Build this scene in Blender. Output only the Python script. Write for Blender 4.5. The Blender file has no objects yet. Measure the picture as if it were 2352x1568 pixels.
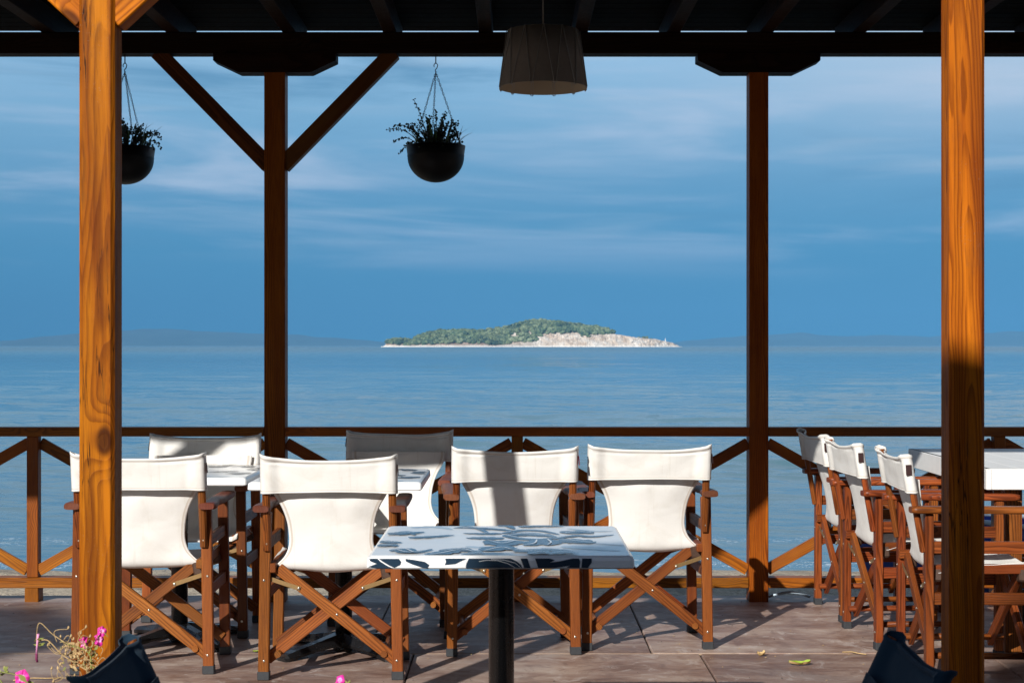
import bpy, math, random
from mathutils import Vector, Matrix, noise
R = math.radians
random.seed(7)
S = bpy.context.scene
C = S.collection

# ------------------------------------------------------------------ camera
CAMZ = 1.29
cd = bpy.data.cameras.new('camera'); cam = bpy.data.objects.new('camera', cd); C.objects.link(cam)
cam.location = (0, 0, CAMZ); cam.rotation_euler = (R(90), 0, 0)
cd.sensor_width = 36; cd.lens = 36 * 3660 / 2352
cd.shift_y = 9 / 2352
cd.clip_start = 0.05; cd.clip_end = 60000
cd.dof.use_dof = True; cd.dof.focus_distance = 8.0; cd.dof.aperture_fstop = 14
S.camera = cam

# ------------------------------------------------------------------ light
AZ, EL = 27.0, 27.3                       # sun comes from behind left of the camera
ld = bpy.data.lights.new('sun', 'SUN'); ld.energy = 5.0; ld.angle = R(0.53); ld.color = (1.0, 0.955, 0.885)
sun = bpy.data.objects.new('sun', ld); C.objects.link(sun)
sdir = Vector((math.sin(R(AZ)) * math.cos(R(EL)), math.cos(R(AZ)) * math.cos(R(EL)), -math.sin(R(EL))))
sun.rotation_euler = sdir.to_track_quat('-Z', 'Y').to_euler()
sun.location = (-5, -10, 8)

class NT:
    """small helper to write node trees"""
    def __init__(s, tree): s.t = tree; s.n = tree.nodes; s.l = tree.links; s.n.clear()
    def put(s, sock, v):
        if hasattr(v, 'is_output'): s.l.new(v, sock)
        elif v is not None:
            if isinstance(v, (tuple, list)) and len(v) == 3 and sock.type == 'RGBA': v = (*v, 1)
            sock.default_value = v
    def node(s, ty, **kw):
        n = s.n.new(ty)
        for k, v in kw.items(): setattr(n, k, v)
        return n
    def m(s, op, a, b=None, c=None, clamp=False):
        n = s.node('ShaderNodeMath', operation=op, use_clamp=clamp)
        for i, v in enumerate((a, b, c)):
            if v is not None: s.put(n.inputs[i], v)
        return n.outputs[0]
    def vm(s, op, a, b=None):
        n = s.node('ShaderNodeVectorMath', operation=op)
        s.put(n.inputs[0], a)
        if b is not None: s.put(n.inputs[1], b)
        return n.outputs['Value'] if op in ('LENGTH', 'DOT_PRODUCT') else n.outputs[0]
    def noise(s, v, scale, detail=3, rough=.5, dist=0, col=False):
        n = s.node('ShaderNodeTexNoise'); s.put(n.inputs['Vector'], v); n.inputs['Scale'].default_value = scale
        n.inputs['Detail'].default_value = detail; n.inputs['Roughness'].default_value = rough; n.inputs['Distortion'].default_value = dist
        return n.outputs['Color' if col else 'Fac']
    def ramp(s, f, stops, interp='LINEAR'):
        n = s.node('ShaderNodeValToRGB'); s.put(n.inputs[0], f); e = n.color_ramp.elements; n.color_ramp.interpolation = interp
        while len(e) < len(stops): e.new(0.5)
        for x, (p, c) in zip(e, stops):
            x.position = p; x.color = (c, c, c, 1) if isinstance(c, (int, float)) else (*c, 1)
        return n.outputs[0]
    def mix(s, f, a, b, mode='MIX'):
        n = s.node('ShaderNodeMix', data_type='RGBA', blend_type=mode)
        s.put(n.inputs[0], f); s.put(n.inputs[6], a); s.put(n.inputs[7], b)
        return n.outputs[2]
    def smooth(s, v, a, b):
        n = s.node('ShaderNodeMapRange', interpolation_type='SMOOTHSTEP')
        s.put(n.inputs[0], v); n.inputs[1].default_value = a; n.inputs[2].default_value = b
        return n.outputs[0]
    def sep(s, v): n = s.node('ShaderNodeSeparateXYZ'); s.put(n.inputs[0], v); return n.outputs
    def comb(s, x, y, z):
        n = s.node('ShaderNodeCombineXYZ')
        for i, v in enumerate((x, y, z)): s.put(n.inputs[i], v)
        return n.outputs[0]
    def bump(s, h, strength, dist): 
        n = s.node('ShaderNodeBump'); s.put(n.inputs['Height'], h); n.inputs['Strength'].default_value = strength; n.inputs['Distance'].default_value = dist
        return n.outputs[0]

# ------------------------------------------------------------------ sky
W = bpy.data.worlds.new('World'); S.world = W; W.use_nodes = True
t = NT(W.node_tree)
tc = t.node('ShaderNodeTexCoord').outputs['Generated']
X, Y, Z = t.sep(tc)
sky = t.node('ShaderNodeTexSky', sky_type='NISHITA'); sky.sun_disc = False
sky.sun_elevation = R(EL); sky.sun_rotation = R(180 + AZ); sky.air_density = 1.0; sky.dust_density = .6; sky.ozone_density = 1.5
nish = t.vm('MULTIPLY', sky.outputs[0], (.055, .055, .055))
bank = t.ramp(Z, [(0.0, (.072, .275, .540)), (.02, (.070, .268, .520)), (.06, (.084, .305, .560)), (.10, (.145, .365, .620)), (.14, (.215, .450, .710)), (.19, (.350, .590, .860)), (.35, (.33, .50, .74))])
wv = t.comb(t.m('MULTIPLY', X, 2.2), t.m('MULTIPLY', Y, 2.2), t.m('ADD', t.m('MULTIPLY', Z, 19), t.m('MULTIPLY', X, .35)))
n1 = t.noise(wv, 1.45, 5, .55, .45)
n2 = t.noise(t.comb(t.m('MULTIPLY', X, 4), Y, t.m('MULTIPLY', Z, 50)), 1.3, 3, .5, .3)
hi = t.smooth(Z, .03, .09)
st1 = t.m('MULTIPLY', t.smooth(n1, .47, .74), hi)
st2 = t.m('MULTIPLY', t.smooth(n2, .55, .80), t.m('MULTIPLY', hi, .45))
c1 = t.mix(t.m('MULTIPLY', st1, .80), bank, (.50, .64, .86))
dk = t.m('MULTIPLY', t.smooth(n1, .47, .26), t.m('MULTIPLY', hi, .85))
c1 = t.mix(dk, c1, (.110, .295, .520))
c1 = t.mix(st2, c1, (.45, .60, .78))
glow = t.m('MULTIPLY', t.smooth(X, .02, .34), t.smooth(Z, .09, .19))           # paler bank high on the right
c1 = t.mix(t.m('MULTIPLY', glow, .55), c1, (.62, .70, .84))
c1 = t.vm('MULTIPLY', c1, (.90, .875, .84))
f = t.m('MULTIPLY', t.smooth(Y, 0.05, .45), t.smooth(Z, .95, .55))
low = t.smooth(Z, -.02, 0.0)
out = t.mix(f, nish, c1)
bg = t.node('ShaderNodeBackground'); t.put(bg.inputs[0], out); bg.inputs[1].default_value = 1.0
t.l.new(bg.outputs[0], t.node('ShaderNodeOutputWorld').inputs[0])

S.view_settings.view_transform = 'Standard'; S.view_settings.look = 'None'
S.view_settings.exposure = 0.2; S.view_settings.gamma = 1; S.view_settings.use_curve_mapping = False
S.cycles.max_bounces = 6; S.cycles.volume_bounces = 0

# ------------------------------------------------------------------ materials
def mat(name):
    m = bpy.data.materials.new(name); m.use_nodes = True
    t = NT(m.node_tree); o = t.node('ShaderNodeOutputMaterial'); b = t.node('ShaderNodeBsdfPrincipled')
    t.l.new(b.outputs[0], o.inputs[0]); t.o = o; t.b = b
    return m, t
def setp(t, **k):
    for a, v in k.items(): t.put(t.b.inputs[a.replace('_', ' ')], v)

def wood(name, dark, mid, light, spacing=.008, rough=.42, wear=.0, worn=(.3, .25, .2), big=1.0, coat=.0, ringc=.55, knots=True, spec=.22, crack=False):
    m, t = mat(name)
    g = t.node('ShaderNodeAttribute', attribute_name='gr').outputs['Vector']
    a, b, l = t.sep(g)
    sv = t.comb(t.m('MULTIPLY', a, 7), t.m('MULTIPLY', b, 7), t.m('MULTIPLY', l, 1.3))
    w = t.noise(sv, 1.0, 2, .5, col=True)
    wc = t.vm('MULTIPLY', t.vm('SUBTRACT', w, (.5, .5, .5)), (.045, .045, 0))
    # knots bend the rings
    vor = t.node('ShaderNodeTexVoronoi'); t.put(vor.inputs['Vector'], t.comb(t.m('MULTIPLY', a, 6), t.m('MULTIPLY', b, 6), t.m('MULTIPLY', l, 3))); vor.inputs['Scale'].default_value = 1.0
    kd = vor.outputs['Distance']
    kb = t.m('MULTIPLY', t.smooth(kd, .42, 0.0), .030 if knots else 0.0)
    p = t.vm('ADD', t.comb(a, b, 0.0), wc)
    r = t.m('ADD', t.vm('LENGTH', p), kb)
    fr = t.m('FRACT', t.m('ADD', t.m('DIVIDE', r, spacing), t.m('MULTIPLY', t.noise(sv, 5, 2), .5)))
    ring = t.m('MULTIPLY', t.smooth(fr, .30, .92), t.smooth(fr, 1.0, .93))
    pore = t.noise(t.comb(t.m('MULTIPLY', a, 420), t.m('MULTIPLY', b, 420), t.m('MULTIPLY', l, 14)), 1, 2, .6)
    bigv = t.noise(t.comb(t.m('MULTIPLY', a, 22), t.m('MULTIPLY', b, 22), t.m('MULTIPLY', l, 2.0)), 1, 3, .55)
    c = t.ramp(bigv, [(.28, mid), (.5, t_mix(mid, light, .45)), (.72, light)])
    c = t.mix(t.m('MULTIPLY', ring, ringc), c, dark)
    c = t.mix(t.m('MULTIPLY', t.smooth(pore, .50, .74), .38), c, dark)
    if crack:
        st_ = t.noise(t.comb(t.m('MULTIPLY', a, 34), t.m('MULTIPLY', b, 34), t.m('MULTIPLY', l, .9)), 1, 3, .5)
        c = t.mix(t.m('MULTIPLY', t.smooth(st_, .50, .66), .55), c, dark)
        c = t.mix(t.m('MULTIPLY', t.smooth(st_, .42, .30), .45), c, tuple(min(1, x * 1.5) for x in light))
        cn = t.noise(t.comb(t.m('MULTIPLY', a, 26), t.m('MULTIPLY', b, 26), t.m('MULTIPLY', l, 1.1)), 1, 4, .55)
        ck = t.m('MULTIPLY', t.smooth(t.m('ABSOLUTE', t.m('SUBTRACT', cn, .5)), .009, .002), t.smooth(t.noise(t.comb(a, b, t.m('MULTIPLY', l, 2.2)), 1, 2), .50, .60))
        c = t.mix(t.m('MULTIPLY', ck, .85), c, (.018, .006, .002))
        sp_ = t.m('MULTIPLY', t.smooth(t.noise(g, 230, 3, .7), .66, .70), t.smooth(t.noise(g, 3.5, 3, .6), .52, .66))
        c = t.mix(t.m('MULTIPLY', sp_, .6), c, (.55, .42, .33))
    if knots:
        c = t.mix(t.m('MULTIPLY', t.smooth(kd, .17, .09), .85), c, t_mix(dark, (0, 0, 0), .65))
    if wear:
        wz = t.noise(t.comb(t.m('MULTIPLY', a, 16), t.m('MULTIPLY', b, 16), t.m('MULTIPLY', l, 4.2)), 1, 5, .7)
        c = t.mix(t.m('MULTIPLY', t.smooth(wz, .56, .70), wear), c, worn)
    oi = t.node('ShaderNodeObjectInfo').outputs['Random']
    hv = t.node('ShaderNodeHueSaturation'); t.put(hv.inputs['Color'], c); t.put(hv.inputs['Value'], t.m('ADD', .66, t.m('MULTIPLY', oi, .42))); t.put(hv.inputs['Hue'], t.m('ADD', .492, t.m('MULTIPLY', t.m('FRACT', t.m('MULTIPLY', oi, 7.3)), .016))); c = hv.outputs[0]
    gm = t.noise(g, 40, 4, .6)
    rg = t.m('ADD', t.m('MULTIPLY', gm, .25), rough - .12)
    hgt = t.m('ADD', t.m('MULTIPLY', pore, .5), t.m('MULTIPLY', ring, -.6))
    bm = t.bump(t.m('ADD', hgt, t.m('MULTIPLY', bigv, .8)), .35, .0016)
    setp(t, Base_Color=c, Roughness=rg, Normal=bm, Coat_Weight=coat, Coat_Roughness=.25, Specular_IOR_Level=spec)
    return m
def t_mix(a, b, f): return tuple(x * (1 - f) + y * f for x, y in zip(a, b))

M = {}
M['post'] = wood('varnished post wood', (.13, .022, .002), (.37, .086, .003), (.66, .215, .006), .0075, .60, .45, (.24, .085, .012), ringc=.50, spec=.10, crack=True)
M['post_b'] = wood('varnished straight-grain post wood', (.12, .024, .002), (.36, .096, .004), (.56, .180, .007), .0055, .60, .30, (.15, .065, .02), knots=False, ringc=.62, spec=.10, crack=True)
M['post_shaded'] = wood('shade-darkened varnished post wood', (.06, .011, .002), (.22, .056, .003), (.36, .110, .006), .0055, .5, .3, (.12, .05, .02), knots=False, ringc=.6, spec=.12)  # darker copy of the post wood, roof shade put into its colour
M['brace'] = wood('shade-darkened brace wood', (.025, .007, .002), (.10, .030, .006), (.16, .055, .012), .006, .5, .3, (.05, .025, .012), knots=False, spec=.15)  # brown lowered so the far braces read as shaded
M['roof'] = wood('roof boards blackened for shade', (.002, .001, .001), (.006, .003, .002), (.010, .005, .003), .009, .8, .0, knots=False, spec=.03)  # near-black base colour imitates the deep shade under the roof
M['beam'] = wood('beam wood darkened for shade', (.006, .003, .002), (.018, .0075, .004), (.034, .014, .007), .009, .65, .2, (.03, .018, .014), spec=.07)  # tone pulled down to stand in for shade on the beams and rafters
M['rail'] = wood('railing wood', (.05, .010, .002), (.25, .064, .004), (.42, .130, .009), .006, .45, .3, (.16, .08, .04))
M['chair'] = wood('chair wood', (.028, .006, .002), (.18, .044, .008), (.31, .092, .019), .0052, .45, .45, (.07, .018, .008), ringc=.72, knots=False)
M['chair_b'] = wood('lighter chair wood', (.045, .010, .003), (.24, .066, .013), (.38, .125, .027), .0055, .45, .4, (.11, .035, .015), ringc=.62, knots=False)
M['arm'] = wood('weathered armrest wood', (.045, .013, .008), (.16, .045, .022), (.24, .085, .045), .006, .5, .5, (.12, .07, .055), knots=False)
M['chair_r'] = wood('red chair wood', (.035, .007, .003), (.19, .042, .009), (.34, .092, .021), .0052, .40, .35, (.07, .017, .008), ringc=.65, knots=False)

def canvas(name, col, trans=.22, dirt=(.66, .61, .53), amount=.40):
    m, t = mat(name)
    tc = t.node('ShaderNodeTexCoord').outputs['Object']
    x, y, z = t.sep(tc)
    weave = t.m('ADD', t.noise(t.comb(t.m('MULTIPLY', x, 900), t.m('MULTIPLY', y, 60), t.m('MULTIPLY', z, 60)), 1, 1), t.noise(t.comb(t.m('MULTIPLY', x, 60), t.m('MULTIPLY', y, 60), t.m('MULTIPLY', z, 900)), 1, 1))
    st = t.noise(tc, 7, 5, .6, .6)
    c = t.mix(t.m('MULTIPLY', t.smooth(st, .48, .75), amount), col, dirt)
    streak = t.noise(t.comb(t.m('MULTIPLY', x, 45), t.m('MULTIPLY', y, 10), t.m('MULTIPLY', z, 3)), 1, 3, .6)
    c = t.mix(t.m('MULTIPLY', t.smooth(streak, .55, .8), .30), c, dirt)
    fold = t.noise(t.comb(t.m('MULTIPLY', x, 6), t.m('MULTIPLY', y, 6), t.m('MULTIPLY', z, 9)), 1, 3, .5, .8)
    bm = t.bump(t.m('ADD', t.m('MULTIPLY', weave, .05), t.m('MULTIPLY', fold, 1.0)), .5, .007)
    setp(t, Base_Color=c, Roughness=.9, Normal=bm, Specular_IOR_Level=.15, Sheen_Weight=.08)
    tr = t.node('ShaderNodeBsdfTranslucent'); t.put(tr.inputs[0], c); t.put(tr.inputs['Normal'], bm)
    mx = t.node('ShaderNodeMixShader'); mx.inputs[0].default_value = trans
    t.l.new(t.b.outputs[0], mx.inputs[1]); t.l.new(tr.outputs[0], mx.inputs[2]); t.l.new(mx.outputs[0], t.o.inputs[0])
    return m
M['canvas'] = canvas('off-white canvas', (.90, .89, .865))
M['seam'] = canvas('stitched canvas seam', (.70, .64, .58))
M['navy'] = canvas('navy canvas', (.014, .036, .062), .04, (.02, .04, .065), .4)

def plain(name, col, rough=.5, metal=0, var=.0, vs=20, bump=0, bs=60, spec=.5, coat=0):
    m, t = mat(name)
    tc = t.node('ShaderNodeTexCoord').outputs['Object']
    n = t.noise(tc, vs, 4, .6)
    c = t.mix(t.m('MULTIPLY', t.smooth(n, .35, .7), var), col, t_mix(col, (0, 0, 0), .55)) if var else col
    setp(t, Base_Color=c, Roughness=t.m('ADD', t.m('MULTIPLY', n, .2), rough - .1), Metallic=metal, Specular_IOR_Level=spec, Coat_Weight=coat)
    if bump: setp(t, Normal=t.bump(t.noise(tc, bs, 4, .6), .5, bump))
    return m
M['black'] = plain('black powder-coated steel', (.008, .008, .009), .28, var=.3, bump=.0004, bs=120, coat=.3)
M['iron'] = plain('black iron', (.012, .012, .013), .4, var=.3)
M['rubber'] = plain('dark rubber', (.03, .034, .04), .6, var=.4, vs=60)
M['steel'] = plain('screw steel', (.65, .62, .56), .3, 1)
M['brass'] = plain('dull brass', (.42, .27, .12), .42, .75, .4, 80)
M['hinge'] = plain('dark bronze hinge', (.09, .05, .035), .5, .3, .5, 90)
M['tag'] = plain('dark label cloth', (.03, .008, .008), .8)
M['tagred'] = plain('red label cloth', (.20, .01, .015), .8)
M['pot'] = plain('black pot plastic', (.004, .004, .005), .5, var=.2, spec=.2)
M['soil'] = plain('potting soil', (.012, .008, .006), .95, bump=.004, bs=80)
M['white'] = plain('white lacquered laminate', (.86, .87, .88), .22, var=.04, vs=5, coat=.2)
M['ink'] = plain('navy grey print', (.020, .042, .072), .22, var=.2, vs=26, coat=.2)
M['ink2'] = plain('pale grey print', (.50, .58, .66), .22, var=.2, vs=10, coat=.2)
M['whitewood'] = plain('white painted boards', (.80, .80, .79), .5, var=.12, vs=14, bump=.001, bs=20)
M['leafdark'] = plain('dark foliage', (.016, .034, .014), .55, var=.5)
M['leafgreen'] = plain('grass blade green', (.03, .075, .02), .5, var=.4)
M['dryleaf'] = plain('dry leaf', (.55, .38, .17), .7, var=.3, vs=90)
M['limeleaf'] = plain('lime leaf', (.30, .42, .04), .6, var=.3, vs=60)
M['stem'] = plain('petunia stem', (.30, .33, .08), .7, var=.4, vs=70)
M['drystem'] = plain('dry petunia stem', (.52, .36, .17), .8, var=.4, vs=70)
M['petal'] = plain('pink petal', (.78, .03, .36), .6, var=.25, vs=60)
M['petal_pale'] = plain('pale pink petal throat', (.85, .35, .62), .6, var=.2, vs=60)
M['petal_dead'] = plain('withered purple petal', (.18, .015, .08), .7)
M['boat'] = plain('blue boat paint', (.018, .060, .28), .3, var=.2, vs=5, coat=.3)
M['boat_in'] = plain('bright blue boat paint', (.014, .06, .42), .4, var=.2, vs=6)
M['boat_trim'] = plain('pale boat trim', (.45, .55, .65), .4)
M['terracotta'] = plain('brown plastic planter', (.10, .045, .03), .6, var=.2)
M['bark'] = plain('tree bark', (.10, .07, .05), .9, var=.4, vs=8, bump=.02, bs=12)
M['lampcord'] = plain('grey cord', (.35, .34, .32), .8)

# lamp shade fabric
m, t = mat('taupe lamp shade fabric'); M['shade'] = m
tc = t.node('ShaderNodeTexCoord').outputs['Object']
setp(t, Base_Color=t.mix(t.noise(tc, 60, 3), (.34, .31, .29), (.46, .42, .39)), Roughness=.9, Normal=t.bump(t.noise(tc, 400, 2), .4, .0008), Specular_IOR_Level=.1)
tr = t.node('ShaderNodeBsdfTranslucent'); tr.inputs[0].default_value = (.35, .26, .16, 1)
mx = t.node('ShaderNodeMixShader'); mx.inputs[0].default_value = .35
t.l.new(t.b.outputs[0], mx.inputs[1]); t.l.new(tr.outputs[0], mx.inputs[2]); t.l.new(mx.outputs[0], t.o.inputs[0])

M['lining'] = plain('beige lamp lining', (.40, .33, .23), .8)
# stone slabs
m, t = mat('worn brown stone slabs'); M['slab'] = m
tc = t.node('ShaderNodeTexCoord').outputs['Object']; at = t.node('ShaderNodeAttribute', attribute_name='gr').outputs['Vector']
ax, ay, az_ = t.sep(at)
x, y, z = t.sep(tc)
st = t.comb(t.m('ADD', t.m('MULTIPLY', x, 1.2), az_), t.m('MULTIPLY', y, 3.0), z)
n1 = t.noise(st, 1.6, 6, .62, .5); n2 = t.noise(t.comb(t.m('MULTIPLY', x, 9), t.m('MULTIPLY', y, 40), z), 1, 4, .65); n3 = t.noise(tc, 3.2, 5, .6, 1.0)
c = t.ramp(n1, [(.30, (.14, .074, .054)), (.46, (.27, .175, .138)), (.58, (.38, .280, .230)), (.72, (.50, .41, .35))])
c = t.mix(t.m('MULTIPLY', t.smooth(n2, .48, .72), .45), c, (.42, .36, .325))
c = t.mix(t.m('MULTIPLY', t.smooth(n3, .55, .72), .65), c, (.17, .080, .045))
c = t.mix(t.m('MULTIPLY', t.smooth(t.noise(tc, 1.1, 4, .6, 1.5), .55, .68), .40), c, (.42, .385, .36))
mot = t.noise(tc, 7, 6, .72, 1.2)
c = t.mix(t.m('MULTIPLY', t.smooth(mot, .50, .64), .55), c, (.145, .085, .070))
c = t.mix(t.m('MULTIPLY', t.smooth(mot, .44, .34), .55), c, (.56, .50, .47))
scr = t.noise(t.comb(t.m('ADD', t.m('MULTIPLY', x, 5), t.m('MULTIPLY', y, 3)), t.m('SUBTRACT', t.m('MULTIPLY', y, 60), t.m('MULTIPLY', x, 24)), z), 1, 3, .6)
c = t.mix(t.m('MULTIPLY', t.smooth(scr, .66, .74), .5), c, (.6, .55, .5))
spk = t.noise(tc, 38, 3, .7)
c = t.mix(t.m('MULTIPLY', t.smooth(spk, .70, .76), .6), c, (.5, .46, .42))
c = t.mix(t.smooth(spk, .27, .22), c, (.05, .035, .03))
c = t.mix(t.m('MULTIPLY', t.m('SUBTRACT', ax, .5), .7, clamp=True), c, (.10, .06, .05))
c = t.mix(t.m('MULTIPLY', t.m('SUBTRACT', .5, ax), .5, clamp=True), c, (.22, .18, .165))
rg = t.m('ADD', .34, t.m('MULTIPLY', t.noise(st, 3, 5, .6), .35))
setp(t, Base_Color=c, Roughness=rg, Normal=t.bump(t.m('ADD', n2, t.m('MULTIPLY', spk, .4)), .55, .003), Specular_IOR_Level=.28)
M['grout'] = plain('slab joint grout', (.05, .04, .035), .95)
M['groutlight'] = plain('pale joint filler', (.42, .31, .22), .9, var=.4, vs=30)
M['kerb'] = plain('dark concrete kerb', (.045, .045, .05), .8, var=.4, vs=12, bump=.004)

# sand
m, t = mat('coarse beach sand'); M['sand'] = m
tc = t.node('ShaderNodeTexCoord').outputs['Object']; x, y, z = t.sep(tc)
a = t.noise(tc, 2.2, 6, .65); b = t.noise(tc, 30, 4, .7)
c = t.ramp(b, [(.3, (.26, .20, .14)), (.5, (.50, .42, .31)), (.7, (.66, .57, .44))])
c = t.mix(t.m('MULTIPLY', t.smooth(a, .50, .62), .7), c, (.22, .185, .15))
wet = t.smooth(y, 16.55, 16.95)
c = t.mix(t.m('MULTIPLY', wet, .6), c, (.30, .25, .20))
weed = t.m('MULTIPLY', t.smooth(t.noise(t.comb(t.m('MULTIPLY', x, 1.2), t.m('MULTIPLY', y, 4), z), 2.2, 6, .75, 1), .58, .64), .8)
c = t.mix(weed, c, (.07, .055, .04))
setp(t, Base_Color=c, Roughness=t.m('SUBTRACT', .95, t.m('MULTIPLY', wet, .5)), Normal=t.bump(t.m('ADD', t.m('MULTIPLY', b, .5), a), .9, .08))

# sea
m, t = mat('calm blue sea'); M['sea'] = m
tc = t.node('ShaderNodeTexCoord').outputs['Object']; x, y, z = t.sep(tc)
r1 = t.noise(t.comb(t.m('MULTIPLY', x, 1.0), t.m('MULTIPLY', y, 2.3), 0.0), 2.1, 4, .62, .3)
r2 = t.noise(t.comb(t.m('MULTIPLY', x, .16), t.m('MULTIPLY', y, .42), 0.0), 1.0, 4, .6, .4)
r3 = t.noise(t.comb(t.m('MULTIPLY', x, .0045), t.m('MULTIPLY', y, .0065), 1.0), 1.0, 5, .65)
depth = t.smooth(y, 16, 90)
shal = t.mix(depth, (.080, .160, .200), (.058, .180, .255))
far = t.smooth(y, 120, 1200)
shal = t.mix(far, shal, (.085, .190, .255))
col = t.mix(t.m('MULTIPLY', t.smooth(r3, .45, .65), .35), shal, (.02, .07, .13))
fn = t.noise(t.comb(t.m('MULTIPLY', x, .9), t.m('MULTIPLY', y, .35), 0.0), 1.0, 4, .6)
line = t.m('ADD', y, t.m('MULTIPLY', t.m('SUBTRACT', fn, .5), 1.6))
foam = t.m('MAXIMUM', t.m('MULTIPLY', t.smooth(line, 16.95, 17.15), t.smooth(line, 17.7, 17.4)), t.m('MULTIPLY', t.m('MULTIPLY', t.smooth(line, 18.9, 19.2), t.smooth(line, 19.8, 19.4)), .5))
lace = t.smooth(t.noise(t.comb(t.m('MULTIPLY', x, 4), t.m('MULTIPLY', y, 2.2), 0.0), 3.0, 5, .75, 1.2), .50, .60)
col = t.mix(t.m('MULTIPLY', foam, lace), col, (.62, .66, .68))
h = t.m('ADD', t.m('MULTIPLY', r1, .10), t.m('MULTIPLY', r2, .42))
bm = t.bump(h, .30, .5)
setp(t, Base_Color=col, Roughness=t.m('ADD', .05, t.m('MULTIPLY', t.smooth(y, 60, 900), .22)), Normal=bm, IOR=1.33, Specular_IOR_Level=.5)

# island materials
m, t = mat('pale island rock'); M['rock'] = m
tc = t.node('ShaderNodeTexCoord').outputs['Object']; x, y, z = t.sep(tc)
cr = t.noise(t.comb(t.m('MULTIPLY', x, .8), t.m('MULTIPLY', y, .6), t.m('MULTIPLY', z, .6)), 1.0, 6, .75, 1.2)
b = t.noise(tc, .12, 4, .6)
c = t.ramp(b, [(.35, (.50, .39, .30)), (.5, (.66, .57, .48)), (.65, (.76, .71, .65))])
c = t.mix(t.m('MULTIPLY', t.smooth(cr, .47, .36), .8), c, (.24, .20, .17))
foot = t.smooth(t.m('ADD', z, t.m('MULTIPLY', cr, .8)), 1.9, .6)
c = t.mix(t.m('MULTIPLY', foot, .8), c, (.90, .90, .88))
c = t.mix(t.smooth(z, .12, -.10), c, (.05, .05, .05))
earth = t.m('MULTIPLY', t.smooth(z, 1.0, 2.2), t.smooth(x, -8, -35))
c = t.mix(t.m('MULTIPLY', earth, .75), c, (.30, .20, .15))
setp(t, Base_Color=c, Roughness=.95, Normal=t.bump(cr, 1.0, 1.4))
m, t = mat('island tree canopy'); M['islegreen'] = m
tc = t.node('ShaderNodeTexCoord').outputs['Object']
c = t.ramp(t.noise(tc, .45, 5, .7), [(.3, (.035, .066, .036)), (.5, (.115, .155, .078)), (.68, (.28, .33, .17))])
c = t.mix(t.m('MULTIPLY', t.smooth(t.noise(tc, .045, 3), .45, .62), .5), c, (.06, .125, .06))
tn = t.sep(t.node('ShaderNodeAttribute', attribute_name='gr').outputs['Vector'])[0]
c = t.mix(t.smooth(tn, .5, 0.0), c, (.028, .060, .042)); c = t.mix(t.m('MULTIPLY', t.smooth(tn, .5, 1.0), .8), c, (.27, .33, .20))
setp(t, Base_Color=c, Roughness=.9, Normal=t.bump(t.noise(tc, 1.6, 4, .7), 1.0, 1.0))
M['hill'] = plain('far hill scrub with haze tint', (.10, .15, .17), .95, var=.3, vs=.002)  # scrub colour paled and blued, part of the haze is painted in
m, t = mat('tree leaves'); M['treeleaf'] = m
setp(t, Base_Color=(.05, .09, .025), Roughness=.6)

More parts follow.
